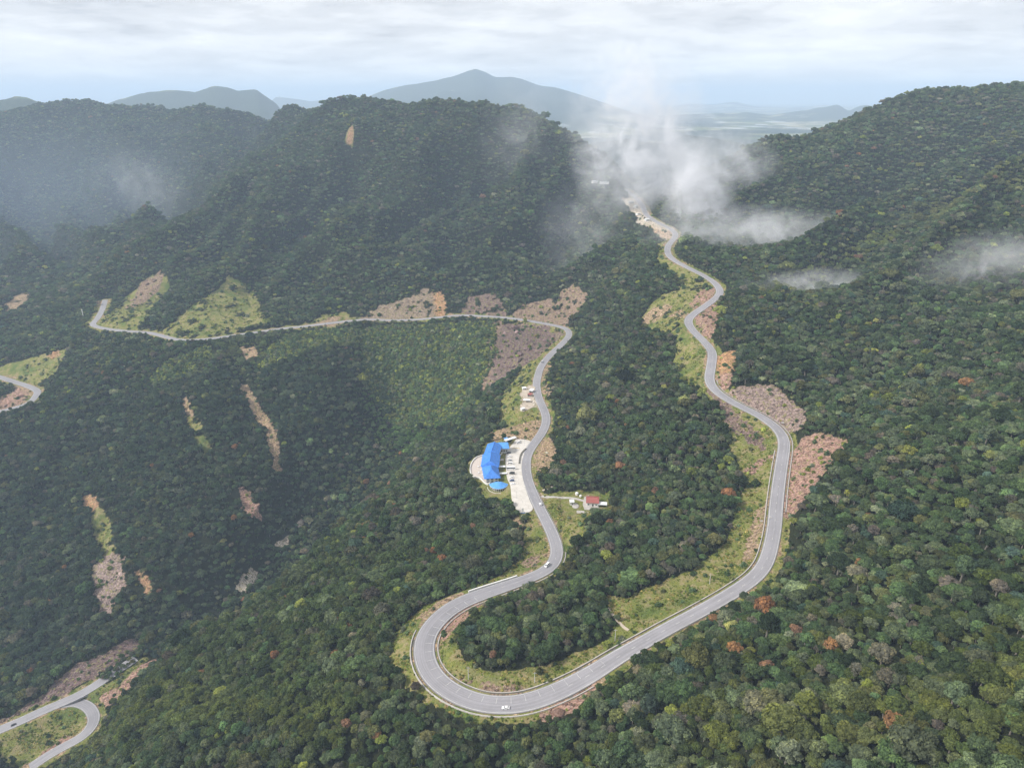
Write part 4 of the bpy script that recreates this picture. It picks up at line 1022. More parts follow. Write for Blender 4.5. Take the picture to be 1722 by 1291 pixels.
def apron():
    g = G('car_park_concrete'); p = g.pos()
    n = g.noise(.12, 5, .6, p); n2 = g.noise(1.3, 5, .65, p); v = g.n('ShaderNodeTexVoronoi', feature='DISTANCE_TO_EDGE'); v.inputs['Scale'].default_value = .18; g.put(v.inputs['Vector'], p)
    c = g.mix(g.remap(n, .3, .7), (.46, .43, .385), (.60, .57, .53)); c = g.mix(g.remap(n2, .5, .75, 0, .5), c, (.42, .385, .34))
    c = g.mix(g.remap(v.outputs['Distance'], .0, .04, .5, 0), c, (.30, .28, .25))
    return g.princ(c, .9)
M['apron'] = apron()
M['dirt'] = plain('packed_dirt', (.42, .36, .29), .95, .2, .25)
def mb():
    return {'v': [], 'f': []}
def quad_prism(b, base, top):
    """close a ring of base points and a ring of top points (either may shrink to an edge)"""
    n = len(b['v']); k = len(base); b['v'] += [tuple(p) for p in base] + [tuple(p) for p in top]
    for i in range(k): b['f'].append((n + i, n + (i + 1) % k, n + k + (i + 1) % k, n + k + i))
    b['f'].append(tuple(n + k + i for i in range(k))); b['f'].append(tuple(n + k - 1 - i for i in range(k)))
def boxm(b, x0, x1, y0, y1, z0, z1):
    quad_prism(b, [(x0, y0, z0), (x1, y0, z0), (x1, y1, z0), (x0, y1, z0)], [(x0, y0, z1), (x1, y0, z1), (x1, y1, z1), (x0, y1, z1)])
def part(name, b, m, parent, loc=None, rz=None):
    o = add(name, raw_mesh(name, b['v'], b['f'], [m]), parent, loc)
    if rz is not None: o.rotation_euler = (0, 0, rz)
    return o
def bx(name, m, parent, *a):
    b = mb(); boxm(b, *a); return part(name, b, m, parent)
def hip_roof(parent, L, Wd, z, rise, over, m, hip=None, name='roof', thick=.25):
    """hip roof along local y; hip = run of the hipped ends (0 = gable)"""
    hip = Wd * .5 if hip is None else hip
    x, y = Wd / 2 + over, L / 2 + over; e = max(.02, hip)
    b = mb(); v = [(-x, -y, z), (x, -y, z), (x, y, z), (-x, y, z), (0, -y + e, z + rise), (0, y - e, z + rise), (-x, -y, z - thick), (x, -y, z - thick), (x, y, z - thick), (-x, y, z - thick)]
    b['v'] = v; b['f'] = [(0, 1, 4), (1, 2, 5, 4), (2, 3, 5), (3, 0, 4, 5), (1, 0, 6, 7), (2, 1, 7, 8), (3, 2, 8, 9), (0, 3, 9, 6), (9, 8, 7, 6)]
    o = part(name, b, m, parent)
    bx('ridge_cap', m, o, -.22, .22, -y + e - .1, y - e + .1, z + rise - .08, z + rise + .12)
    return o
def window(parent, x, y, z, w, h, axis_, m=None):
    """a framed pane standing 4 cm proud of a wall; axis_ is the wall's outward side"""
    d = .05; s = 1 if axis_[0] == '+' else -1
    b = mb(); f = mb(); c = .09
    if axis_[1] == 'x':
        boxm(b, *sorted((x, x + s * d)), y - w / 2, y + w / 2, z, z + h)
        for a in ((y - w / 2 - c, y - w / 2, z - c, z + h + c), (y + w / 2, y + w / 2 + c, z - c, z + h + c), (y - w / 2, y + w / 2, z - c, z), (y - w / 2, y + w / 2, z + h, z + h + c)): boxm(f, *sorted((x, x + s * d * 2)), *a)
    else:
        boxm(b, x - w / 2, x + w / 2, *sorted((y, y + s * d)), z, z + h)
        for a in ((x - w / 2 - c, x - w / 2, z - c, z + h + c), (x + w / 2, x + w / 2 + c, z - c, z + h + c), (x - w / 2, x + w / 2, z - c, z), (x - w / 2, x + w / 2, z + h, z + h + c)): boxm(f, a[0], a[1], *sorted((y, y + s * d * 2)), a[2], a[3])
    o = part('window', b, m or M['glass'], parent); part('window_frame', f, M['plaster'], o); return o
def pad(px, py, h=0.0, drop=PARK_D): return np.array(P(px, py, drop - h))
def flat_sheet(name, poly, z, m, thick=.3, inset=None):
    b = mb(); quad_prism(b, [(p[0], p[1], z - thick) for p in poly], [(p[0], p[1], z) for p in poly]); o = add(name, raw_mesh(name, b['v'], b['f'], [m])); return o
PZ = CAM_Z - PARK_D; HZ = CAM_Z - HOUSE_D; SZ = CAM_Z - STALL_D
# car park: a smooth outline that meets the road
lot = resample([tuple(on_lot(a, b)) for a, b in LOT_PX] + [tuple(on_lot(*LOT_PX[0]))], 3.0, 1)[:-1]
_b = mb(); quad_prism(_b, [(p[0], p[1], lot_z(p[1]) - .9) for p in lot], [(p[0], p[1], lot_z(p[1]) + .02) for p in lot])
structure(add('car_park', raw_mesh('car_park', _b['v'], _b['f'], [M['apron']])), 'pale concrete car park of the rest stop')
def wall_along(name, pts, h, t, m, label, cat, z0=None, group=None):
    r = np.array(pts, float); V, F, UV = strip(r, [(-t / 2, -1.2), (-t / 2, h), (t / 2, h), (t / 2, -1.2)], closed=True)
    return tag(add(name, raw_mesh(name, V, F, [m])), label, cat, group)
# rest stop, a chain of hipped blue roofs down its length
def rest_stop():
    axis_px = [(832, 757.5), (826.5, 774), (824, 793), (828, 812.5)]
    A = [np.array(P(a, b, PARK_D)) for a, b in axis_px]
    base = (A[0] + A[3]) / 2
    root = empty('rest_stop_building', (base[0], base[1], PZ)); tag(root, 'long rest stop building with three joined bright blue hipped roofs', 'building')
    R0 = np.array(root.location)
    segs = [(A[0], A[1], 14.5, 6.6, 4.4, 2.2), (A[1], A[2], 17.0, 6.0, 5.4, 3.2), (A[2], A[3], 14.5, 5.4, 6.4, 8.5)]
    for si, (p, q, wd, hz, rise, hip) in enumerate(segs):
        c = (p + q) / 2 - R0; d = q - p; L = float(np.hypot(d[0], d[1])) * (1.02 if si < 2 else .95); rz = math.atan2(d[1], d[0]) - math.pi / 2 + math.pi
        w = bx('wall', M['plaster'], root, -wd / 2 + 1.0, wd / 2 - 1.0, -L / 2 + (.4 if si else .8), L / 2 - .4, -3.0, hz + .35); w.location = (c[0], c[1], 0); w.rotation_euler = (0, 0, rz)
        f = hip_roof(root, L, wd, hz, rise, .8 + .12 * si, M['blue_roof'], hip); f.location = (c[0], c[1], .35 + .0 * si); f.rotation_euler = (0, 0, rz)
        for s in (-1, 1):
            for k in range(4):
                for st in (0, 1):
                    window(w, s * (wd / 2 - 1.0), (k - 1.5) * L / 4.6, .9 + st * 2.7, 2.0, 1.6, ('+' if s > 0 else '-') + 'x')
        if si == 2:
            for k in range(3):
                for st in (0, 1): window(w, (k - 1) * 4.2, -L / 2 + .4, .9 + st * 2.5, 2.2, 1.4, '-y')
                for st in (0, 1): window(w, (k - 1) * 4.2, L / 2 - .4, .9 + st * 2.5, 2.2, 1.4, '+y')
    # wing at the far end, turned to the car park
    p, q = np.array(P(836, 757, PARK_D)), np.array(P(855, 756.5, PARK_D)); d = q - p; L = float(np.hypot(d[0], d[1])); c = (p + q) / 2 - R0; rz = math.atan2(d[1], d[0]) - math.pi / 2
    w = bx('wall', M['plaster'], root, -5.0, 5.0, -L / 2, L / 2 - .5, -3.0, 5.2); w.location = (c[0], c[1], 0); w.rotation_euler = (0, 0, rz)
    for k in range(4): window(w, -5.0, (k - 1.5) * L / 4.8, 1.0, 1.8, 1.6, '-x'); window(w, 5.0, (k - 1.5) * L / 4.8, 1.0, 1.8, 1.6, '+x')
    f = hip_roof(root, L, 12.5, 5.4, 4.0, .7, M['light_blue_roof'], 1.6); f.location = (c[0], c[1], 0); f.rotation_euler = (0, 0, rz)
    return root
rest_stop()
def round_hall():
    """lower hall with a fan-shaped blue roof and columns along its bowed front"""
    c = np.array(P(838.5, 822.5, PARK_D + 1.2)); root = empty('round_hall', (c[0], c[1], PZ - .3)); tag(root, 'low white hall with a fan-shaped light blue roof in front of the rest stop', 'building')
    n = 15; rw_, rd_ = 8.6, 9.4
    ring = lambda k, z: [(rw_ * k * math.cos(math.pi + math.pi * i / (n - 1)), 3.0 + rd_ * k * math.sin(math.pi + math.pi * i / (n - 1)), z) for i in range(n)]
    b = mb(); quad_prism(b, ring(.86, -2.5) , ring(.86, 3.5)); w = part('wall', b, M['plaster'], root)
    b = mb(); o_, i_ = ring(1.06, 3.5), [(x * .30, 3.0 + (y - 3.0) * .25, 6.0) for x, y, z in ring(1, 0)]; quad_prism(b, o_, i_); rf = part('roof', b, M['light_blue_roof'], root)
    b = mb(); quad_prism(b, [(x, y, 3.22) for x, y, z in ring(1.07, 0)], [(x, y, 3.48) for x, y, z in ring(1.07, 0)]); part('eave', b, M['plaster'], rf)
    for i in range(1, n - 1):
        x, y, z = ring(1.0, 0)[i]; q = mb(); boxm(q, x - .16, x + .16, y - .16, y + .16, -1.5, 3.22); part('column', q, M['plaster'], root)
    for i in range(1, n - 2):
        a = math.pi + math.pi * (i + .5) / (n - 1); q = mb(); boxm(q, -.05, .05, -.55, .55, .3, 2.5)
        part('window', q, M['glass'], w, (rw_ * .865 * math.cos(a), 3.0 + rd_ * .865 * math.sin(a), 0), math.atan2(rd_ * math.sin(a) , rw_ * math.cos(a)))
    b = mb(); quad_prism(b, ring(1.35, -2.6), ring(1.30, -.9)); tr = part('terrace', b, M['paving'], root)
    o2, i2 = ring(1.30, -.9), ring(1.26, -.9); b = mb()
    for i in range(n - 1): quad_prism(b, [o2[i], o2[i + 1], i2[i + 1], i2[i]], [(p[0], p[1], .1) for p in (o2[i], o2[i + 1], i2[i + 1], i2[i])])
    part('parapet', b, M['plaster'], tr)
round_hall()
def terrace():
    out_px = [(812, 766), (802, 769), (794, 777), (790.5, 788), (792, 798), (800, 804), (806, 803), (811, 808), (818, 815), (824, 815), (822, 800), (818, 782)]
    pts = resample([P(a, b, PARK_D) for a, b in out_px], 2.0, 2); c = pts.mean(0)
    root = empty('round_terrace', (c[0], c[1], PZ)); tag(root, 'rounded pink-paved viewing terrace with white parapet behind the rest stop', 'terrace')
    b = mb(); quad_prism(b, [(p[0] - c[0], p[1] - c[1], -4.5) for p in pts], [(p[0] - c[0], p[1] - c[1], .12) for p in pts]); part('floor', b, M['paving'], root)
    k = int(len(pts) * .74); V, F, UV = strip(pts[:k] - np.array([c[0], c[1], PZ]), [(-.35, -4.0), (-.35, 1.3), (.35, 1.3), (.35, -4.0)], closed=True); add('parapet', raw_mesh('parapet', V, F, [M['plaster']]), root)
    i = len(pts) // 3
    for j, (dx, dy) in enumerate(((3, 1), (6, -6), (4, -12), (8, -16))):
        t = empty('terrace_table', (pts[i][0] + 5 + dx, pts[i][1] + 8 + dy, PZ + .12)); tag(t, ('terrace table farthest up the viewing terrace', 'terrace table second along the viewing terrace', 'terrace table third along the viewing terrace', 'terrace table nearest the round hall')[j], 'table', 'tables on the terrace')
        n = 10; q = mb(); ring = [(1.1 * math.cos(6.283 * a / n), 1.1 * math.sin(6.283 * a / n)) for a in range(n)]
        quad_prism(q, [(x, y, .70) for x, y in ring], [(x, y, .76) for x, y in ring]); part('table_top', q, M['white_roof'], t); bx('pedestal', M['steel'], t, -.08, .08, -.08, .08, 0, .70)
terrace()
# garden strip between the building and the lot: planters, canopies, walls
def canopy(px, py, L, wd, rz, label, m, h=2.8):
    c = P(px, py, PARK_D - h); t = empty('canopy', (c[0], c[1], PZ), rz); tag(t, label, 'canopy', 'flat canopies beside the car park')
    bx('roof_panel', m, t, -L / 2, L / 2, -wd / 2, wd / 2, h, h + .22)
    for sx in (-1, 1):
        for sy in (-1, 1): bx('post', M['steel'], t, sx * (L / 2 - .3) - .07, sx * (L / 2 - .3) + .07, sy * (wd / 2 - .3) - .07, sy * (wd / 2 - .3) + .07, 0, h - .003)
canopy(844.5, 784, 6.5, 3.6, .05, 'white flat canopy halfway along the rest stop', M['white_roof'])
canopy(846, 795.5, 7.5, 3.2, .1, 'white flat canopy near the flat-roofed block', M['white_roof'])
canopy(843, 773, 5.0, 3.0, .5, 'grey flat canopy under the wing of the rest stop', M['concrete'])
canopy(858, 737.5, 15.0, 4.2, .62, 'long pale canopy at the far end of the car park', M['white_roof'], 3.2)
canopy(851, 737, 4.4, 4.0, .4, 'small light blue canopy behind the rest stop', M['light_blue_roof'], 3.0)
wall_along('garden_wall', resample([P(845, 762, PARK_D), P(838.5, 769, PARK_D), P(836, 777, PARK_D)], 2.0, 1), 1.5, .4, M['plaster'], 'curved white garden wall in front of the rest stop', 'wall')
wall_along('planter_wall', resample([tuple(on_lot(a, b)) for a, b in ((884.5, 754.5), (878, 761), (874.6, 769), (873.2, 779.5))], 2.0, 1), .8, 1.5, M['darkgap'], 'dark planter bed curving between car park and road', 'planter')
gate = empty('barrier_gate', tuple(on_lot(868, 754.5))); tag(gate, 'yellow barrier at the top of the car park', 'barrier')
M['yellow'] = plain('yellow_paint', (.62, .42, .06), .5, .6, .2)
bx('boom', M['yellow'], gate, -3.6, 3.6, -.12, .12, .85, 1.1); bx('cabinet', M['yellow'], gate, -3.9, -3.3, -.3, .3, 0, 1.2); bx('support', M['yellow'], gate, 3.3, 3.55, -.1, .1, 0, .848)
sign = empty('roadside_sign', tuple(on_lot(879, 862))); tag(sign, 'white and blue sign at the lower tip of the car park', 'sign')
bx('board', M['white_wall'], sign, -.9, .9, -.08, .08, 1.2, 5.0); bx('base', M['concrete'], sign, -2.0, 2.0, -.8, .8, 0, .9); bx('blue_panel', M['light_blue_roof'], sign, -1.9, 1.9, -.9, -.803, .2, .85); bx('post', M['steel'], sign, -.12, .12, -.12, .12, .9, 1.2)

# the red-roofed house and its yard
def red_house():
    c = P(997, 850, HOUSE_D); root = empty('red_roofed_house', (c[0], c[1] + 4.6, HZ), -.10); tag(root, 'white house with a weathered red roof in the forest clearing', 'house')
    L, wd = 10.6, 11.0
    w = bx('wall', M['plaster'], root, -L / 2, L / 2, -wd / 2, wd / 2, -.8, 3.6)
    g_ = mb(); g_['v'] = [(-L / 2, -wd / 2, 3.602), (-L / 2, wd / 2, 3.602), (-L / 2, 0, 6.2), (L / 2, -wd / 2, 3.602), (L / 2, wd / 2, 3.602), (L / 2, 0, 6.2)]; g_['f'] = [(0, 2, 1), (3, 4, 5)]; part('gable', g_, M['plaster'], root)
    r_ = hip_roof(root, L, wd, 3.75, 2.7, .7, M['red_roof'], 0.0); r_.rotation_euler = (0, 0, math.pi / 2); r_.scale = (1, 1, 1)
    for k, x in enumerate((-3.6, 3.4)): window(w, x, -wd / 2, 1.0, 1.3, 1.3, '-y')
    d = mb(); boxm(d, -.2, 1.0, -wd / 2 - .06, -wd / 2, 0, 2.3); part('door', d, M['dark'], root)
    window(w, -L / 2, -1.5, 1.0, 1.2, 1.2, '-x'); window(w, -L / 2, 2.5, 1.0, 1.2, 1.2, '-x')
    return root
red_house()
def shed(name, px, py, L, wd, h, rz, m, label, drop, cat='shed', group=None, open_=False, slope=.35):
    c = P(px, py, drop); t = empty(name, (c[0], c[1], CAM_Z - drop), rz); tag(t, label, cat, group)
    if open_:
        for sx in (-1, 1):
            for sy in (-1, 1): bx('post', M['steel'], t, sx * (L / 2 - .15) - .08, sx * (L / 2 - .15) + .08, sy * (wd / 2 - .15) - .08, sy * (wd / 2 - .15) + .08, -.6, h - .02)
        bx('back_wall', M['cream'], t, -L / 2 + .25, L / 2 - .25, wd / 2 - .12, wd / 2 - .02, -.3, h - .05)
    else:
        w = bx('wall', M['plaster'], t, -L / 2, L / 2, -wd / 2, wd / 2, -.6, h)
        window(w, -L * .22, -wd / 2, h * .35, .9, .9, '-y')
        d = mb(); boxm(d, L * .08, L * .08 + .95, -wd / 2 - .05, -wd / 2, 0, min(2.1, h * .8)); part('door', d, M['dark'], t)
    b = mb(); x, y = L / 2 + .4, wd / 2 + .4; quad_prism(b, [(-x, -y, h + .005), (x, -y, h + .005), (x, y, h + slope), (-x, y, h + slope)], [(-x, -y, h + .16), (x, -y, h + .16), (x, y, h + slope + .16), (-x, y, h + slope + .16)]); part('roof', b, m, t)
    return t
shed('lean_to_shed', 1013, 850.5, 7.4, 4.2, 2.6, -.12, M['white_roof'], 'long white-roofed lean-to at the right end of the red-roofed house', HOUSE_D, open_=True)
shed('small_hut', 961.5, 847, 3.6, 3.6, 3.0, 0, M['white_roof'], 'small square white-roofed hut left of the red-roofed house', HOUSE_D)
shed('low_shelter', 976, 863.5, 6.2, 3.0, 1.6, -.08, M['concrete'], 'low pale shelter below the round yard slab', HOUSE_D + .6, open_=True)
shed('low_shelter', 987.5, 865, 3.4, 2.4, 1.5, -.1, M['concrete'], 'small pale shelter below the red-roofed house', HOUSE_D + .6, open_=True)
def tank(px, py, r, h, label):
    c = P(px, py, HOUSE_D); t = empty('water_tank', (c[0], c[1], HZ)); tag(t, label, 'tank', 'white tanks by the house track')
    n = 14
    def ring(k, z): return [(r * k * math.cos(6.283 * i / n), r * k * math.sin(6.283 * i / n), z) for i in range(n)]
    b = mb(); quad_prism(b, ring(1, 0), ring(1, h)); part('tank_body', b, M['white_wall'], t); b = mb(); quad_prism(b, ring(1.03, h + .003), ring(.35, h + .45)); part('lid', b, M['white_roof'], t)
tank(970, 831.5, 1.5, 2.2, 'larger white water tank above the track to the red-roofed house'); tank(976.3, 835, 1.1, 1.7, 'smaller white water tank above the track to the red-roofed house')
n_ = 24; cc_ = P(967.5, 850, HOUSE_D); structure(flat_sheet('yard_slab', [(cc_[0] + 3.1 * math.cos(6.283 * i / n_), cc_[1] + 4.6 * math.sin(6.283 * i / n_)) for i in range(n_)], HZ + .02, M['concrete'], .6), 'round concrete yard slab beside the small hut')
structure(flat_sheet('house_yard', [P(a, b, HOUSE_D)[:2] for a, b in ((982, 836), (990, 832), (990, 845), (1008, 853), (1006, 857.5), (983, 856.5), (980, 848))][::-1], HZ + .012, M['concrete'], .6), 'pale concrete yard round the red-roofed house')
def track(pts_px, half, m, label):
    r = resample([(*ground(a, b)[:2], 0) for a, b in pts_px], 2.0, 2); nr = frame(r); r[:, 2] = smooth1(np.max([sample(r[:, 0] + nr[:, 0] * k, r[:, 1] + nr[:, 1] * k) for k in (-half, -half / 2, 0, half / 2, half)], 0), 2) + .30
    V, F, UV = strip(r, [(-half - .3, -1.2), (-half, 0), (half, 0), (half + .3, -1.2)]); return structure(add('path', raw_mesh('path', V, F, [m])), label)
track([(910, 836), (925, 836.5), (945, 837.5), (962, 839), (982, 842)], 1.5, M['concrete'], 'pale concrete track from the road to the red-roofed house')
track([(912, 826), (920, 823), (930, 819), (942, 812)], 1.2, M['dirt'], 'dirt footpath into the forest above the house')
track([(1003, 1003), (1016, 1018), (1030, 1034), (1046, 1052), (1057, 1062)], .9, M['dirt'], 'narrow dirt ditch running down to the road inside the loop')
# stalls at the roadside bend
structure(flat_sheet('layby', [P(a, b, STALL_D)[:2] for a, b in ((878, 656), (892, 648), (900, 650), (900, 664), (905, 680), (900, 683), (880, 692), (874, 688), (884, 672), (876, 664))][::-1], SZ - .02, M['dirt'], .7), 'pale dirt lay-by with roadside stalls')
shed('roadside_stall', 894, 659, 7.5, 4.2, 3.0, 1.2, M['white_roof'], 'white-roofed roadside stall nearest the road', STALL_D, 'stall', 'roadside stalls', True)
shed('roadside_stall', 891.5, 665.5, 6.0, 4.5, 2.6, 1.1, M['red_roof'], 'red-roofed roadside stall below the white one', STALL_D, 'stall', 'roadside stalls', True)
shed('roadside_stall', 886, 675.5, 8.0, 3.6, 2.7, -.1, M['white_roof'], 'long white-roofed roadside stall at the lower lay-by', STALL_D, 'stall', 'roadside stalls', True)
shed('roadside_stall', 881.5, 654.5, 5.0, 3.4, 2.5, .3, M['white_roof'], 'small white stall set back down the bank', STALL_D, 'stall', 'roadside stalls')
shed('roadside_stall', 879, 689.5, 4.6, 3.2, 2.4, .6, M['white_roof'], 'lowest small white-roofed stall of the lay-by', STALL_D, 'stall', 'roadside stalls')
# far houses at the saddle
for i, (px, py, L, wd, h, rz, mk, lab) in enumerate(((1000, 308, 13, 8, 4.5, .3, 'white_roof', 'white house on the far slope left of the saddle'), (1016, 309.5, 22, 7, 4, -.05, 'white_roof', 'long low white shed right of the far white house'),
        (1061, 342, 10, 7, 4, .2, 'white_roof', 'pale building at the top of the far road works'), (1069, 349, 9, 6, 3.6, .9, 'white_roof', 'second pale building down the far road works'),
        (1073, 361, 9, 6, 3.5, .6, 'cream', 'cream building beside the far road works'), (1088, 371, 8, 6, 3.5, .4, 'white_roof', 'small white building below the far road works'))):
    g0 = ground(px, py); shed('far_building', px, py, L, wd, h, rz, M[mk], lab, CAM_Z - float(g0[2]) - .3, 'building', 'pale buildings at the far saddle')

# ------------------------------------------------------------------ vehicles
M['rubber'] = plain('tyre_rubber', (.02, .02, .02), .9, 3, .2); M['rim'] = plain('wheel_rim', (.35, .36, .38), .35, 2, .1, .7)
M['lamp_glass'] = plain('lamp_glass', (.6, .6, .58), .2, 2, .1, 0, .5); M['tail'] = plain('tail_lamp', (.35, .02, .02), .3, 2, .1)
def paint(name, c): return plain(name, c, .28, .3, .06, 0, .55)
M['p_white'] = paint('white_car_paint', (.80, .80, .80)); M['p_dark'] = paint('dark_car_paint', (.03, .032, .038)); M['p_silver'] = paint('silver_car_paint', (.42, .43, .45)); M['p_red'] = paint('red_car_paint', (.35, .03, .03)); M['p_blue'] = paint('blue_car_paint', (.05, .09, .22))
CARS = {}
def car_meshes(kind):
    if kind in CARS: return CARS[kind]
    if kind == 'sedan': L, Wd, Hh = 4.5, 1.8, 1.46; prof = [(-2.25, .45), (-2.22, .82), (-1.6, .98), (1.0, .96), (2.1, .80), (2.25, .48)]; cab = [(-1.75, .97), (-1.15, 1.42), (.35, 1.46), (1.05, .96)]; wx = (-1.35, 1.35)
    elif kind == 'suv': L, Wd, Hh = 4.7, 1.9, 1.8; prof = [(-2.35, .5), (-2.33, 1.05), (-1.9, 1.12), (1.1, 1.08), (2.2, .98), (2.35, .55)]; cab = [(-2.25, 1.10), (-2.0, 1.74), (.35, 1.8), (1.15, 1.08)]; wx = (-1.4, 1.45)
    elif kind == 'van': L, Wd, Hh = 5.6, 2.0, 2.3; prof = [(-2.8, .5), (-2.8, 1.25), (-2.4, 1.27), (2.1, 1.22), (2.7, 1.02), (2.8, .55)]; cab = [(-2.76, 1.25), (-2.7, 2.25), (1.5, 2.3), (2.3, 1.20)]; wx = (-1.7, 1.8)
    else: L, Wd, Hh = 9.5, 2.4, 3.1; prof = [(-4.75, .5), (-4.75, 1.5), (-4.6, 1.52), (4.6, 1.5), (4.72, 1.3), (4.75, .55)]; cab = [(-4.72, 1.5), (-4.66, 3.05), (4.35, 3.1), (4.62, 1.48)]; wx = (-2.9, 3.1)
    w = Wd / 2
    def extr(pl, y0, y1, low=None, pinch=0.0):
        pts = list(pl) + ([(pl[-1][0] * .97, low), (pl[0][0] * .97, low)] if low is not None else []); k = len(pts); zt = max(p[1] for p in pts); zb = min(p[1] for p in pts)
        V = []; 
        for s in (y0, y1):
            for x, z in pts: V.append((x, s * (1 - pinch * (z - zb) / (zt - zb)), z))
        F = [tuple(range(k))[::-1] if y0 < y1 else tuple(range(k)), tuple(range(k, 2 * k))] + [(i, (i + 1) % k, k + (i + 1) % k, k + i) for i in range(k)]
        return V, F
    r = {}
    V, F = extr(prof, -w, w, .28); r['body'] = (V, F)
    V, F = extr(cab, -w * .93, w * .93, None, .16); r['cabin'] = (V, F)
    b = mb(); z0, z1 = cab[0][1] + .06, max(p[1] for p in cab) - .14
    for s in (-1, 1):                                   # side glass, then windscreen and rear window
        def xi(z, a, c_): return a[0] + (c_[0] - a[0]) * (z - a[1]) / (c_[1] - a[1])
        yy = lambda z: s * (w * .93 * (1 - .16 * (z - cab[0][1]) / (cab[2][1] - cab[0][1])) + .012)
        xa0, xa1 = xi(z0, cab[0], cab[1]) + .18, xi(z1, cab[0], cab[1]) + .18; xb0, xb1 = xi(z0, cab[3], cab[2]) - .2, xi(z1, cab[3], cab[2]) - .2
        n = len(b['v']); b['v'] += [(xa0, yy(z0), z0), (xb0, yy(z0), z0), (xb1, yy(z1), z1), (xa1, yy(z1), z1)]; b['f'].append((n, n + 1, n + 2, n + 3) if s < 0 else (n + 3, n + 2, n + 1, n))
    r['side_windows'] = (b['v'], b['f'])
    for nm, a, c_, s in (('windscreen', cab[3], cab[2], 1), ('rear_window', cab[0], cab[1], -1)):
        x0, x1 = a[0] + (c_[0] - a[0]) * .12 + s * .015, a[0] + (c_[0] - a[0]) * .9 + s * .015; q0, q1 = a[1] + (c_[1] - a[1]) * .12 + .01, a[1] + (c_[1] - a[1]) * .9 + .01
        r[nm] = ([(x0, -w * .8, q0), (x0, w * .8, q0), (x1, w * .72, q1), (x1, -w * .72, q1)], [(0, 1, 2, 3) if s > 0 else (3, 2, 1, 0)])
    n = 14; rad = .33 if kind in ('sedan',) else .38 if kind in ('suv', 'van') else .5
    V = [(rad * math.cos(6.283 * i / n), y, rad * math.sin(6.283 * i / n)) for y in (-.11, .11) for i in range(n)]; r['tyre'] = (V, [tuple(range(n)), tuple(range(2 * n - 1, n - 1, -1))] + [(i, n + i, n + (i + 1) % n, (i + 1) % n) for i in range(n)])
    V = [(rad * .6 * math.cos(6.283 * i / n), y, rad * .6 * math.sin(6.283 * i / n)) for y in (-.125, .125) for i in range(n)]; r['rim'] = (V, r['tyre'][1])
    r['lamp'] = ([(-.04, -.2, -.08), (.04, -.2, -.08), (.04, .2, -.08), (-.04, .2, -.08), (-.04, -.2, .08), (.04, -.2, .08), (.04, .2, .08), (-.04, .2, .08)], [(0, 3, 2, 1), (4, 5, 6, 7), (0, 1, 5, 4), (1, 2, 6, 5), (2, 3, 7, 6), (3, 0, 4, 7)])
    CARS[kind] = (r, L, w, wx, rad, prof, {}); return CARS[kind]
def vehicle(kind, loc, rz, pm, label, name=None, cat=None, group=None, pitch=0.0):
    r, L, w, wx, rad, prof, cache = car_meshes(kind)
    def me(k, m):
        key = (k, m.name)
        if key not in cache: cache[key] = raw_mesh(k, r[k][0], r[k][1], [m])
        return cache[key]
    t = empty(name or {'sedan': 'car', 'suv': 'car', 'van': 'van', 'bus': 'bus'}[kind], tuple(loc), rz); t.rotation_euler = (0, pitch, rz)
    tag(t, label, cat or {'sedan': 'car', 'suv': 'car', 'van': 'van', 'bus': 'bus'}[kind], group)
    add('body', me('body', pm), t); c = add('cabin', me('cabin', pm), t)
    for k in ('side_windows', 'windscreen', 'rear_window'): add(k, me(k, M['glass']), c)
    for x in wx:
        for s in (-1, 1):
            a = add('wheel', me('tyre', M['rubber']), t, (x, s * (w - .1), rad)); add('rim', me('rim', M['rim']), a)
    for s in (-1, 1):
        add('headlight', me('lamp', M['lamp_glass']), t, (prof[-1][0] - .03, s * (w - .35), prof[-2][1] - .12)); add('tail_light', me('lamp', M['tail']), t, (prof[0][0] + .03, s * (w - .3), prof[1][1] - .14))
    return t
def on_road(px, py, lane, kind, pm, label, key='main', flip=False, **k):
    """stand a vehicle on the lane of the road nearest to a photo pixel"""
    r = ROADS[key]; i = idx_near(px, py, key); i = min(max(i, 1), len(r) - 2); t = r[i + 1] - r[i - 1]; nrm = frame(r)[i]
    rz = math.atan2(t[1], t[0]) + (math.pi if flip else 0); pt = -math.atan2(t[2], math.hypot(t[0], t[1])) * (-1 if flip else 1)
    return vehicle(kind, (r[i, 0] + nrm[0] * lane, r[i, 1] + nrm[1] * lane, r[i, 2] + .03), rz, pm, label, pitch=pt, **k)
on_road(847, 1190, OUT * 3.0, 'sedan', M['p_white'], 'white car driving round the bottom of the hairpin', group='vehicles on the mountain road')
on_road(922, 948, OUT * 2.2, 'van', M['p_white'], 'white van at the bend above the hairpin', group='vehicles on the mountain road', flip=True)
on_road(908, 848, -OUT * 2.0, 'suv', M['p_white'], 'white car on the road beside the car park', group='vehicles on the mountain road')
on_road(24, 1216, 1.8, 'sedan', M['p_dark'], 'dark car on the valley road at lower left', key='low', group='vehicles on the mountain road')
on_road(914, 610, OUT * 2.0, 'van', M['p_silver'], 'silver van on the road above the roadside stalls', group='vehicles on the mountain road')
def parked(px, py, kind, pm, rz, label): return vehicle(kind, tuple(on_lot(px, py) + np.array([0, 0, .03])), rz, pm, label, group='vehicles parked at the rest stop')
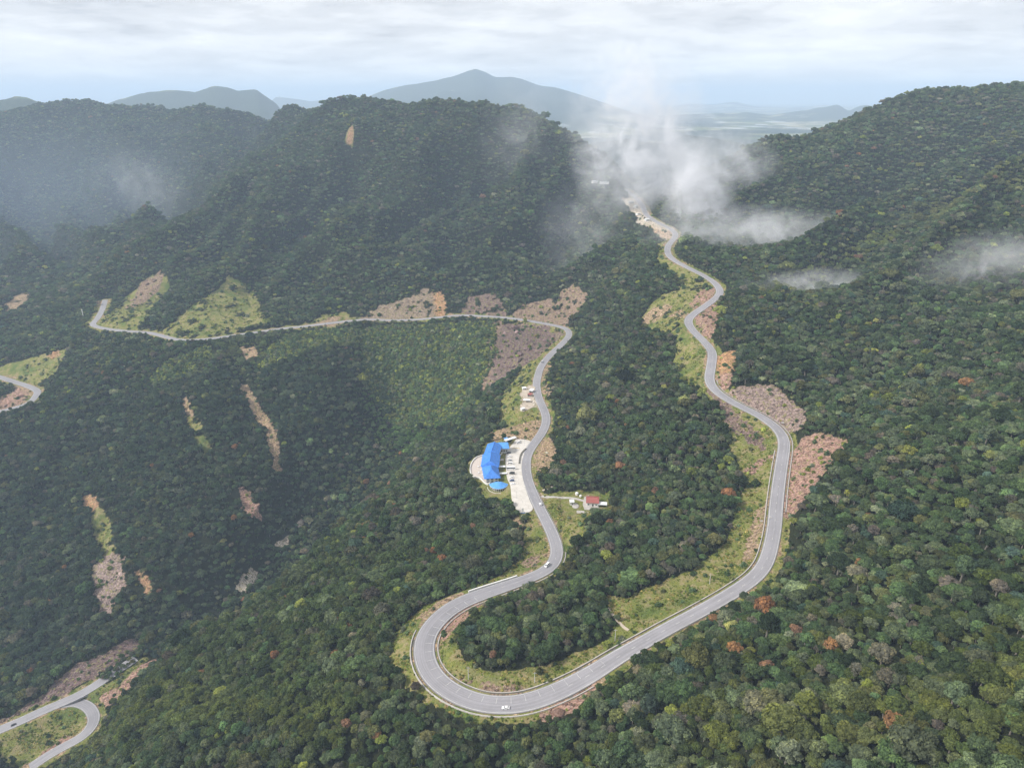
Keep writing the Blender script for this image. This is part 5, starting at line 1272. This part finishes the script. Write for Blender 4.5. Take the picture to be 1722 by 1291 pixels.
lotv = [(855.5, 762, 'suv', 'p_dark', 'dark car parked first from the far end of the car park'), (857, 768, 'sedan', 'p_white', 'white car parked second from the far end of the car park'), (857, 774.5, 'suv', 'p_silver', 'silver car parked third from the far end of the car park'),
        (857.5, 780, 'van', 'p_white', 'white van parked between the silver car and the white bus'), (859, 789, 'bus', 'p_white', 'white bus parked nose-in at the rest stop'), (861, 796.5, 'van', 'p_dark', 'dark van parked beside the white bus'),
        (860.5, 803, 'sedan', 'p_white', 'white car parked below the dark van'), (861, 808.5, 'suv', 'p_blue', 'blue car parked below two white cars'), (862.5, 814, 'sedan', 'p_white', 'white car parked last in the row at the car park')]
for i, (px, py, kd_, pm, lab) in enumerate(lotv): parked(px, py, kd_, M[pm], math.pi + .06 * math.sin(i * 2.1), lab)
parked(872, 745, 'van', M['p_white'], .5, 'white van standing alone at the top of the car park')

# ------------------------------------------------------------------ poles, mast, signs, hedge bushes
M['pole'] = plain('pale_concrete_pole', (.50, .49, .46), .8, .5, .1)
def pole(px, py, h, label):
    g0 = ground(px, py); t = empty('utility_pole', tuple(g0)); tag(t, label, 'pole', 'utility poles beside the road')
    n = 8; b = mb(); quad_prism(b, [(.26 * math.cos(6.283 * i / n), .26 * math.sin(6.283 * i / n), -1) for i in range(n)], [(.15 * math.cos(6.283 * i / n), .15 * math.sin(6.283 * i / n), h) for i in range(n)]); part('shaft', b, M['pole'], t)
    bx('cross_arm', M['pole'], t, -1.1, 1.1, -.08, .08, h - .9, h - .72)
    for x in (-1.0, 0.45, 1.0): bx('insulator', M['steel'], t, x - .07, x + .07, -.07, .07, h - .717, h - .45)
pole(788, 1147, 9.5, 'pale utility pole inside the lower left of the hairpin loop'); pole(1034, 1079, 9.0, 'pale utility pole where the loop verge meets the straight'); pole(899, 1152, 8.0, 'pale utility pole at the bottom centre of the hairpin loop'); pole(1193, 983, 8.5, 'pale utility pole on the verge left of the long straight')
g0 = ground(141, 536); mast = empty('white_mast', tuple(g0)); tag(mast, 'thin white mast beside the road at far left', 'mast')
bx('shaft', M['white_wall'], mast, -.5, .5, -.5, .5, -2, 17); bx('cabinet', M['white_wall'], mast, -2.2, -.6, -1, 1, -1, 3.0); bx('antenna', M['white_wall'], mast, -.9, .9, -.25, .25, 17.003, 19)
def small_sign(px, py, label, m, wd=1.3, h=1.3):
    g0 = ground(px, py); t = empty('road_sign', tuple(g0)); tag(t, label, 'sign', 'small white signs at the roadside')
    bx('panel', m, t, -wd / 2, wd / 2, -.05, .05, 1.3, 1.3 + h); bx('post', M['steel'], t, -.06, .06, .055, .16, -.8, 2.4)
def lamp_post(px, py, label):
    c = on_lot(px, py); t = empty('lamp_post', tuple(c)); tag(t, label, 'lamp post', 'lamp posts of the car park')
    bx('shaft', M['steel'], t, -.09, .09, -.09, .09, 0, 7.5); bx('arm', M['steel'], t, -1.5, .09, -.05, .05, 7.503, 7.6); bx('lamp_head', M['steel'], t, -2.1, -1.5, -.14, .14, 7.46, 7.62)
lamp_post(882, 749, 'lamp post at the far end of the car park'); lamp_post(869, 838, 'lamp post at the lower end of the car park')
small_sign(1294.5, 874, 'white sign at the left edge of the long straight', M['white_wall'], 1.5, 1.6); small_sign(1280, 880, 'white board on the verge left of the long straight', M['white_wall'], 1.8, 1.2); small_sign(1316, 714, 'white board at the foot of the grey-pink cut slope', M['white_wall'], 2.6, 1.4)

# ------------------------------------------------------------------ air: even haze over everything, added valley haze, drifting mist
def box_mesh(name, lo, hi, m):
    V = [(x, y, z) for z in (lo[2], hi[2]) for x, y in ((lo[0], lo[1]), (hi[0], lo[1]), (hi[0], hi[1]), (lo[0], hi[1]))]
    return raw_mesh(name, V, [(0, 3, 2, 1), (4, 5, 6, 7), (0, 1, 5, 4), (1, 2, 6, 5), (2, 3, 7, 6), (3, 0, 4, 7)], [m])
def haze():
    g = G('haze_air'); v = g.n('ShaderNodeVolumePrincipled'); v.inputs['Color'].default_value = (.63, .79, 1.0, 1)
    v.inputs['Density'].default_value = 0.95e-4; v.inputs['Anisotropy'].default_value = 0.0
    m = g.out(v.outputs[0], 'Volume')
    o = add('haze', box_mesh('haze', (-115000, -3000, -720), (106000, 91000, 958), m)); o['kind'] = 'stuff'; o['label'] = 'pale blue haze over the valleys'
    return o
haze()
def mist(px, py, depth, wpx, hpx, deep, dens, seed, lean=0.0, scale=1.0, label=''):
    """a bank of mist: soft noise inside a rounded hull, standing where it hangs in the valley"""
    c = np.array(Q(px, py, depth)); mpp = depth / FPX; rx, rz = wpx * mpp * .5, hpx * mpp * .5
    g = G('mist_vapour'); co = g.n('ShaderNodeTexCoord').outputs['Object']
    sp_ = g.scl(co, (1 / rx, 1 / deep, 1 / rz))
    ln = g.n('ShaderNodeVectorMath', operation='LENGTH'); g.put(ln.inputs[0], sp_)
    body = g.remap(ln.outputs['Value'], .15, 1.0, 1.0, 0.0)
    off_ = g.n('ShaderNodeVectorMath', operation='ADD'); g.put(off_.inputs[0], co); off_.inputs[1].default_value = (seed * 137.0, seed * 71.0, seed * 39.0)
    n = g.noise(.014 / scale, 6, .66, off_.outputs[0], 1.2)
    d = g.math('MULTIPLY', g.math('POWER', body, 1.2), g.math('POWER', g.remap(n, .34, .76), 1.6))
    v = g.n('ShaderNodeVolumePrincipled'); v.inputs['Color'].default_value = (.97, .975, 1, 1); g.put(v.inputs['Density'], g.math('MULTIPLY', d, dens)); v.inputs['Anisotropy'].default_value = .1
    m = g.out(v.outputs[0], 'Volume')
    try: m.cycles.volume_interpolation_method = 'LINEAR'; m.volume_intersection_method = 'FAST'
    except Exception: pass
    iv, fa = ico(2); P_ = iv * np.array([rx, deep, rz]) * 1.06
    o = add('mist', raw_mesh('mist', P_, fa, [m]), loc=tuple(c)); o.rotation_euler = (0, lean, 0)
    o['kind'] = 'stuff'; o['label'] = label
    return o
mist(1085, 255, 1500, 270, 380, 90, .085, 1, -.50, .8, 'tall plume of mist rising over the saddle')
mist(1175, 345, 1400, 140, 250, 65, .13, 2, -.22, .7, 'foot of the mist plume beside the far road')
mist(1290, 400, 1240, 480, 120, 90, .050, 3, .08, .6, 'low strand of mist on the right slope')
mist(1360, 488, 1010, 290, 80, 55, .065, 4, -.05, .5, 'small patch of mist above the yellow-green stand')
mist(1690, 462, 900, 330, 170, 70, .036, 5, 0, .6, 'patch of mist at the right edge')
mist(1235, 285, 1500, 200, 150, 75, .045, 6, .6, .7, 'thin mist right of the plume')
mist(875, 225, 1780, 170, 250, 70, .009, 7, .35, .7, 'faint mist on the shoulder of the central mountain')
mist(985, 390, 1400, 200, 230, 70, .012, 8, 0, .6, 'faint mist over the forest below the saddle')
mist(238, 312, 2150, 190, 130, 90, .008, 9, .3, .8, 'small wisp of mist in the left valley')
def valley_haze():  # this mist object is extra valley haze, added to set the left mountains back
    c = np.array(Q(130, 330, 2250)); r3 = np.array([900.0, 520.0, 270.0])
    g = G('valley_haze_volume'); co = g.n('ShaderNodeTexCoord').outputs['Object']; ln = g.n('ShaderNodeVectorMath', operation='LENGTH'); g.put(ln.inputs[0], g.scl(co, tuple(1 / r3)))
    v = g.n('ShaderNodeVolumePrincipled'); v.inputs['Color'].default_value = (.62, .77, 1, 1); g.put(v.inputs['Density'], g.remap(ln.outputs['Value'], .2, 1.0, 2.4e-4, 0.0))
    iv, fa = ico(3); o = add('mist', raw_mesh('mist', iv * r3 * 1.03, fa, [g.out(v.outputs[0], 'Volume')]), loc=tuple(c)); o['kind'] = 'stuff'; o['label'] = 'thin bluish haze added in the left valley'
valley_haze()
